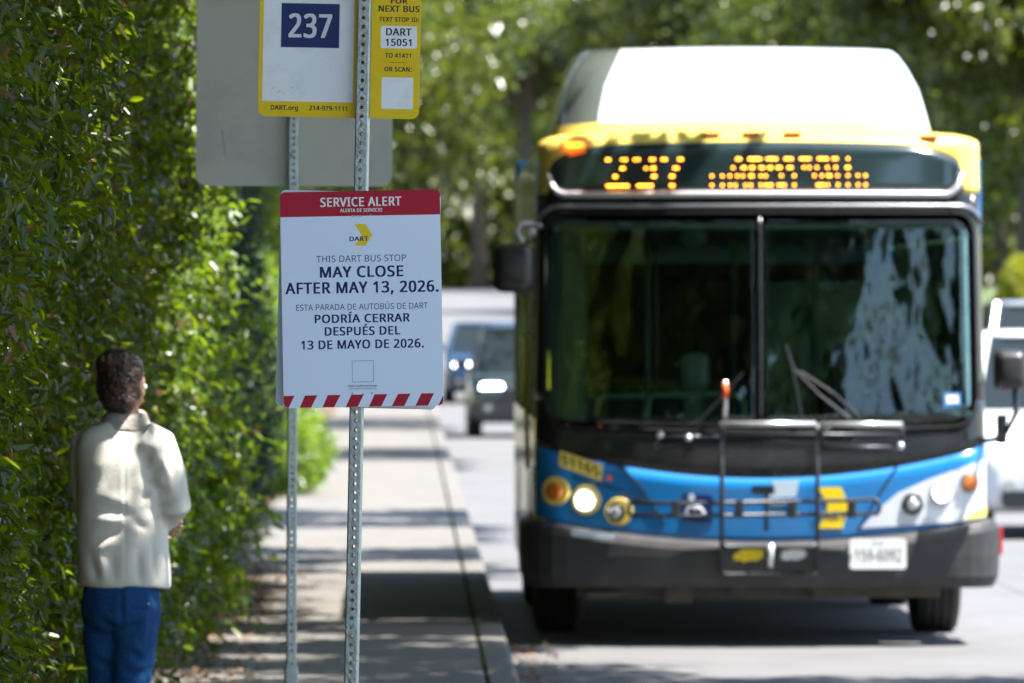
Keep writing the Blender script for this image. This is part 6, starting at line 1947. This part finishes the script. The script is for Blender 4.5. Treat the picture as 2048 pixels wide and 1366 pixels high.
# interior
MB().box((0, .62, 1.10), (2.3, .55, .20)).build("dashboard", "interior_dark", bus, bevel=.05)
MB().tube([(bx_(1300), .75, bz_(838)), (bx_(1306), .75, bz_(796)), (bx_(1320), .75, bz_(791)), (bx_(1480), .75, bz_(789)), (bx_(1496), .75, bz_(797)), (bx_(1500), .75, bz_(838))], .016, 8).build("dash_rail", "grab_green", bus, smooth=True)
MB().tube([(bx_(1200), .95, bz_(838)), (bx_(1204), .95, bz_(800)), (bx_(1218), .95, bz_(795)), (bx_(1300), .95, bz_(794))], .014, 8).build("dash_rail", "grab_green", bus, smooth=True)
MB().box((bx_(1402), 1.15, bz_(746)), (.17, .2, .22)).build("fare_box", "box_green", bus, bevel=.05)
MB().box((bx_(1402), 1.25, bz_(830)), (.10, .12, .35)).build("fare_box_stand", "interior_panel", bus)
MB().box((bx_(1136), .9, bz_(640)), (.24, .04, 1.2)).build("door_edge_panel", "interior_panel", bus)
MB().tube([(bx_(1098), .55, bz_(780)), (bx_(1098), .55, bz_(700))], .014, 8).build("entry_handrail", "grab_yellow", bus)
for (x, y_, z1_) in ((1310, 1.6, 2.35), (1500, 2.4, 2.35), (1662, 1.9, 2.2), (1560, 3.4, 2.35), (1350, 3.8, 2.35), (1600, 5.5, 2.35)):
    MB().tube([(bx_(x), y_, .4), (bx_(x), y_, z1_)], .017, 8).build("stanchion", "grab_green" if x == 1662 else "interior_panel", bus, smooth=True)
MB().lathe([(0, .09), (.03, .085), (.05, .05)], (bx_(1404), 1.6, 2.37), (0, -.6, -.6), 16).build("ceiling_dome", "grab_green", bus, smooth=True)
MB().box((bx_(1840), 1.75, 1.6), (.06, .05, 1.4)).build("driver_partition_post", "interior_panel", bus)
MB().box((.62, 1.95, 1.55), (1.15, .03, 1.1)).build("driver_partition", "side_glass", bus)
for r_ in range(5):
    for x in (-.98, -.55, .55, .98):
        y_ = 3.0 + r_ * 1.15
        st = MB()
        st.box((x, y_, .82), (.40, .42, .08))
        st.box((x, y_ + .2, 1.12), (.40, .08, .62))
        s0 = st.build("passenger_seat", "seat_fabric", bus, bevel=.03)
        MB().tube([(x - .16, y_ + .2, 1.4), (x - .14, y_ + .2, 1.47), (x + .14, y_ + .2, 1.47), (x + .16, y_ + .2, 1.4)], .012, 6).build("grab_bar", "grab_yellow", s0)
MB().box((.72, 1.45, .95), (.5, .48, .12)).build("driver_seat", "seat_fabric", bus, bevel=.04)
MB().box((.72, 1.70, 1.35), (.46, .12, .75)).build("driver_seat_back", "seat_fabric", bus, bevel=.04)
tor = [Vector((.72 + .22 * math.cos(2 * math.pi * k / 24), 1.02 + .22 * math.sin(2 * math.pi * k / 24) * .85, 1.32 + .22 * math.sin(2 * math.pi * k / 24) * .5)) for k in range(25)]
sw_ = MB().tube(tor, .014, 8).build("steering_wheel", "black_plastic", bus, smooth=True)
MB().tube([(.72, 1.02, 1.32), (.72, .85, 1.1)], .03, 8).build("steering_column", "black_plastic", sw_)

# driver, behind the glass
drv = empty("person", (XB + .72, DB + 1.50, RZ + 1.0), label="driver in a navy shirt at the wheel of the bus", cat="person")
dn = [(0, 0, .05, .13), (0, .0, .28, .13), (0, -.02, .46, .11), (0, -.03, .58, .055), (0, -.05, .64, .05)]
de = [(0, 1), (1, 2), (2, 3), (3, 4)]
for sx in (-1, 1):
    i = len(dn)
    dn += [(sx * .20, -.03, .46, .06), (sx * .25, -.2, .24, .045), (sx * .17, -.40, .31, .032)]
    de += [(2, i), (i, i + 1), (i + 1, i + 2)]
    i = len(dn)
    dn += [(sx * .10, -.02, .04, .09), (sx * .13, -.45, .05, .07), (sx * .13, -.48, -.32, .05), (sx * .14, -.60, -.38, .035)]
    de += [(0, i), (i, i + 1), (i + 1, i + 2), (i + 2, i + 3)]
skinned("body", dn, de, "skin_dark", drv)
sh = MB().loft([ring((0, .0, q), a_, b2_, 24) for q, a_, b2_ in ((.02, .18, .15), (.2, .18, .15), (.36, .19, .14), (.47, .19, .11), (.53, .12, .08), (.56, .07, .06))])
sl_ = [MB().tube([(sx * .14, 0, .47), (sx * .21, -.02, .46), (sx * .245, -.14, .32), (sx * .25, -.18, .26)], [.07, .075, .065, .062], 14) for sx in (-1, 1)]
cloth("shirt", [sh] + sl_, "shirt_navy", drv, .014, 4)
trs = [MB().tube([(sx * .09, .02, .04), (sx * .13, -.44, .06), (sx * .13, -.49, -.02), (sx * .13, -.48, -.34)], [.10, .082, .075, .06], 14) for sx in (-1, 1)]
cloth("trousers", trs, "interior_dark", drv, .014, 4)
dh = head(drv, (0, -.07, .76), 0, 0, "skin_dark", 1.0)
hh2 = MB().loft([ring((0, -.05 + dy, q), a_, b2_, 20, 0, (0, -.25)) for q, a_, b2_, dy in ((.79, .078, .085, .03), (.83, .080, .093, .01), (.865, .065, .078, 0), (.885, .03, .04, 0))])
cloth("hair", [hh2], "hair_dark", drv, .009, 2, ((12, 1, .006),))
for sx in (-1, 1):
    hand(drv, (sx * .17, -.40, .31), (sx * -.05, -.6, .2), (0, -.3, -1), "skin_dark", .95, .8)


# ------------------------------------------------------------------ cars
def car(x, y_, paint, label, L_=4.8, W_=1.9, H_=1.72, lit=False, hood=1.0, group=None, yaw=0.0):
    """car facing the camera; origin under the front bumper's middle"""
    e = empty("car", (x, y_, RZ + rise(y_)), rot=(0, 0, yaw), label=label, cat="car", group=group)
    hw_ = W_ / 2
    secs = ((-.02, .42, .60, .78), (.0, .30, .74, .90), (.12, .24, .88, .97), (.5, .22, hood - .04, 1.0), (1.25, .22, hood + .03, 1.0), (L_ - .9, .22, hood + .06, 1.0), (L_ - .15, .26, hood, .96), (L_, .4, .8, .86))
    b_ = MB()
    rgs = []
    for (yy, z0_, z1_, k_) in secs:
        pts = rrect(-hw_ * k_, z0_, hw_ * k_, z1_, min(.14, (z1_ - z0_) * .3), 4)
        rgs.append([Vector((u, yy, v)) for u, v in pts])
    b_.loft(rgs)
    body = b_.build("body", paint, e, smooth=True)
    # greenhouse: roof, glass all round
    gh = MB()
    g0 = [(-hw_ * .93, 1.15, hood + .01), (hw_ * .93, 1.15, hood + .01), (hw_ * .93, L_ - .25, hood + .03), (-hw_ * .93, L_ - .25, hood + .03)]
    g1 = [(-hw_ * .74, 1.95, H_ - .06), (hw_ * .74, 1.95, H_ - .06), (hw_ * .74, L_ - .75, H_ - .06), (-hw_ * .74, L_ - .75, H_ - .06)]
    gh.loft([[Vector(q) for q in g0], [Vector(q) for q in g1]])
    gh.build("windows", "car_glass", e)
    rf_ = MB()
    rf_.loft([[Vector((u, v, H_ - .07)) for u, v in rrect(-hw_ * .76, 1.90, hw_ * .76, L_ - .70, .2, 4)], [Vector((u, v, H_ - .02)) for u, v in rrect(-hw_ * .73, 2.0, hw_ * .73, L_ - .8, .2, 4)], [Vector((u, v, H_)) for u, v in rrect(-hw_ * .6, 2.2, hw_ * .6, L_ - 1.0, .2, 4)]])
    rf_.build("roof", paint, e, smooth=True)
    for sx in (-1, 1):
        MB().tube([(sx * hw_ * .935, 1.13, hood), (sx * hw_ * .765, 1.93, H_ - .05)], .045, 8).build("pillar", paint, e)
        MB().tube([(sx * hw_ * .945, 2.6, hood + .02), (sx * hw_ * .76, 2.7, H_ - .05)], .04, 8).build("pillar", "black_plastic", e)
        m2 = MB().box((sx * (hw_ + .10), 1.35, hood + .12), (.2, .12, .15)).build("door_mirror", paint, e, bevel=.04)
        hl = MB().loft([[Vector((sx * (hw_ * .64 + u), -.035 + dy + abs(u) * .25, .76 + v)) for u, v in rrect(-.17, -.065, .17, .065, .05, 3)] for dy in (0, .12)])
        hl.build("headlight", "far_headlight" if lit else "clear_lens", e, smooth=True)
        fg = MB().lathe([(0, .055), (.02, .05)], (sx * hw_ * .7, -.03, .45), (0, -1, 0), 12).build("fog_lamp", "clear_lens", e)
        for yy in (.92, L_ - 1.0):
            wv = MB().lathe([(-.11, .20), (-.115, .30), (-.09, .345), (.09, .345), (.115, .30), (.11, .20)], (sx * (hw_ - .10), yy, .345), (1, 0, 0), 28).build("wheel", "tyre", e)
            MB().lathe([(sx * .1, .21), (sx * .118, .2), (sx * .10, .12), (sx * .12, .02)], (sx * (hw_ - .10), yy, .345), (1, 0, 0), 20).build("rim", "rim_metal", wv)
    MB().loft([[Vector((u, -.045 + dy, .62 + v)) for u, v in rrect(-.48, -.11, .48, .11, .05, 3)] for dy in (0, .06)]).build("grille", "black_plastic", e)
    MB().loft([[Vector((u, -.05 + dy, .34 + v)) for u, v in rrect(-.75, -.07, .75, .07, .05, 3)] for dy in (0, .1)]).build("lower_grille", "black_plastic", e)
    MB().box((0, -.065, .45), (.31, .02, .16)).build("licence_plate", "sign_white", e)
    return e


def at(px, d):
    return (px - VX) / FPX * d


car(at(1948, 71.6) + .98, 71.6, "car_white", "white car in the next lane half hidden behind the bus", L_=4.9, W_=1.96, H_=1.76, hood=1.06, lit=True)
car(at(1978, 104) + .98, 104, "car_silver", "silver van roof showing above the white car", L_=5.2, W_=1.98, H_=2.05, hood=1.2)
car(at(936, 128.5) + .98, 128.5, "car_black", "black car with bright headlights following the bus along the kerb", L_=4.8, W_=1.94, H_=1.70, lit=True)
car(at(886, 168) + .98, 168, "car_blue", "dark blue car further back behind the black car", L_=4.8, W_=1.9, H_=1.62, lit=True)
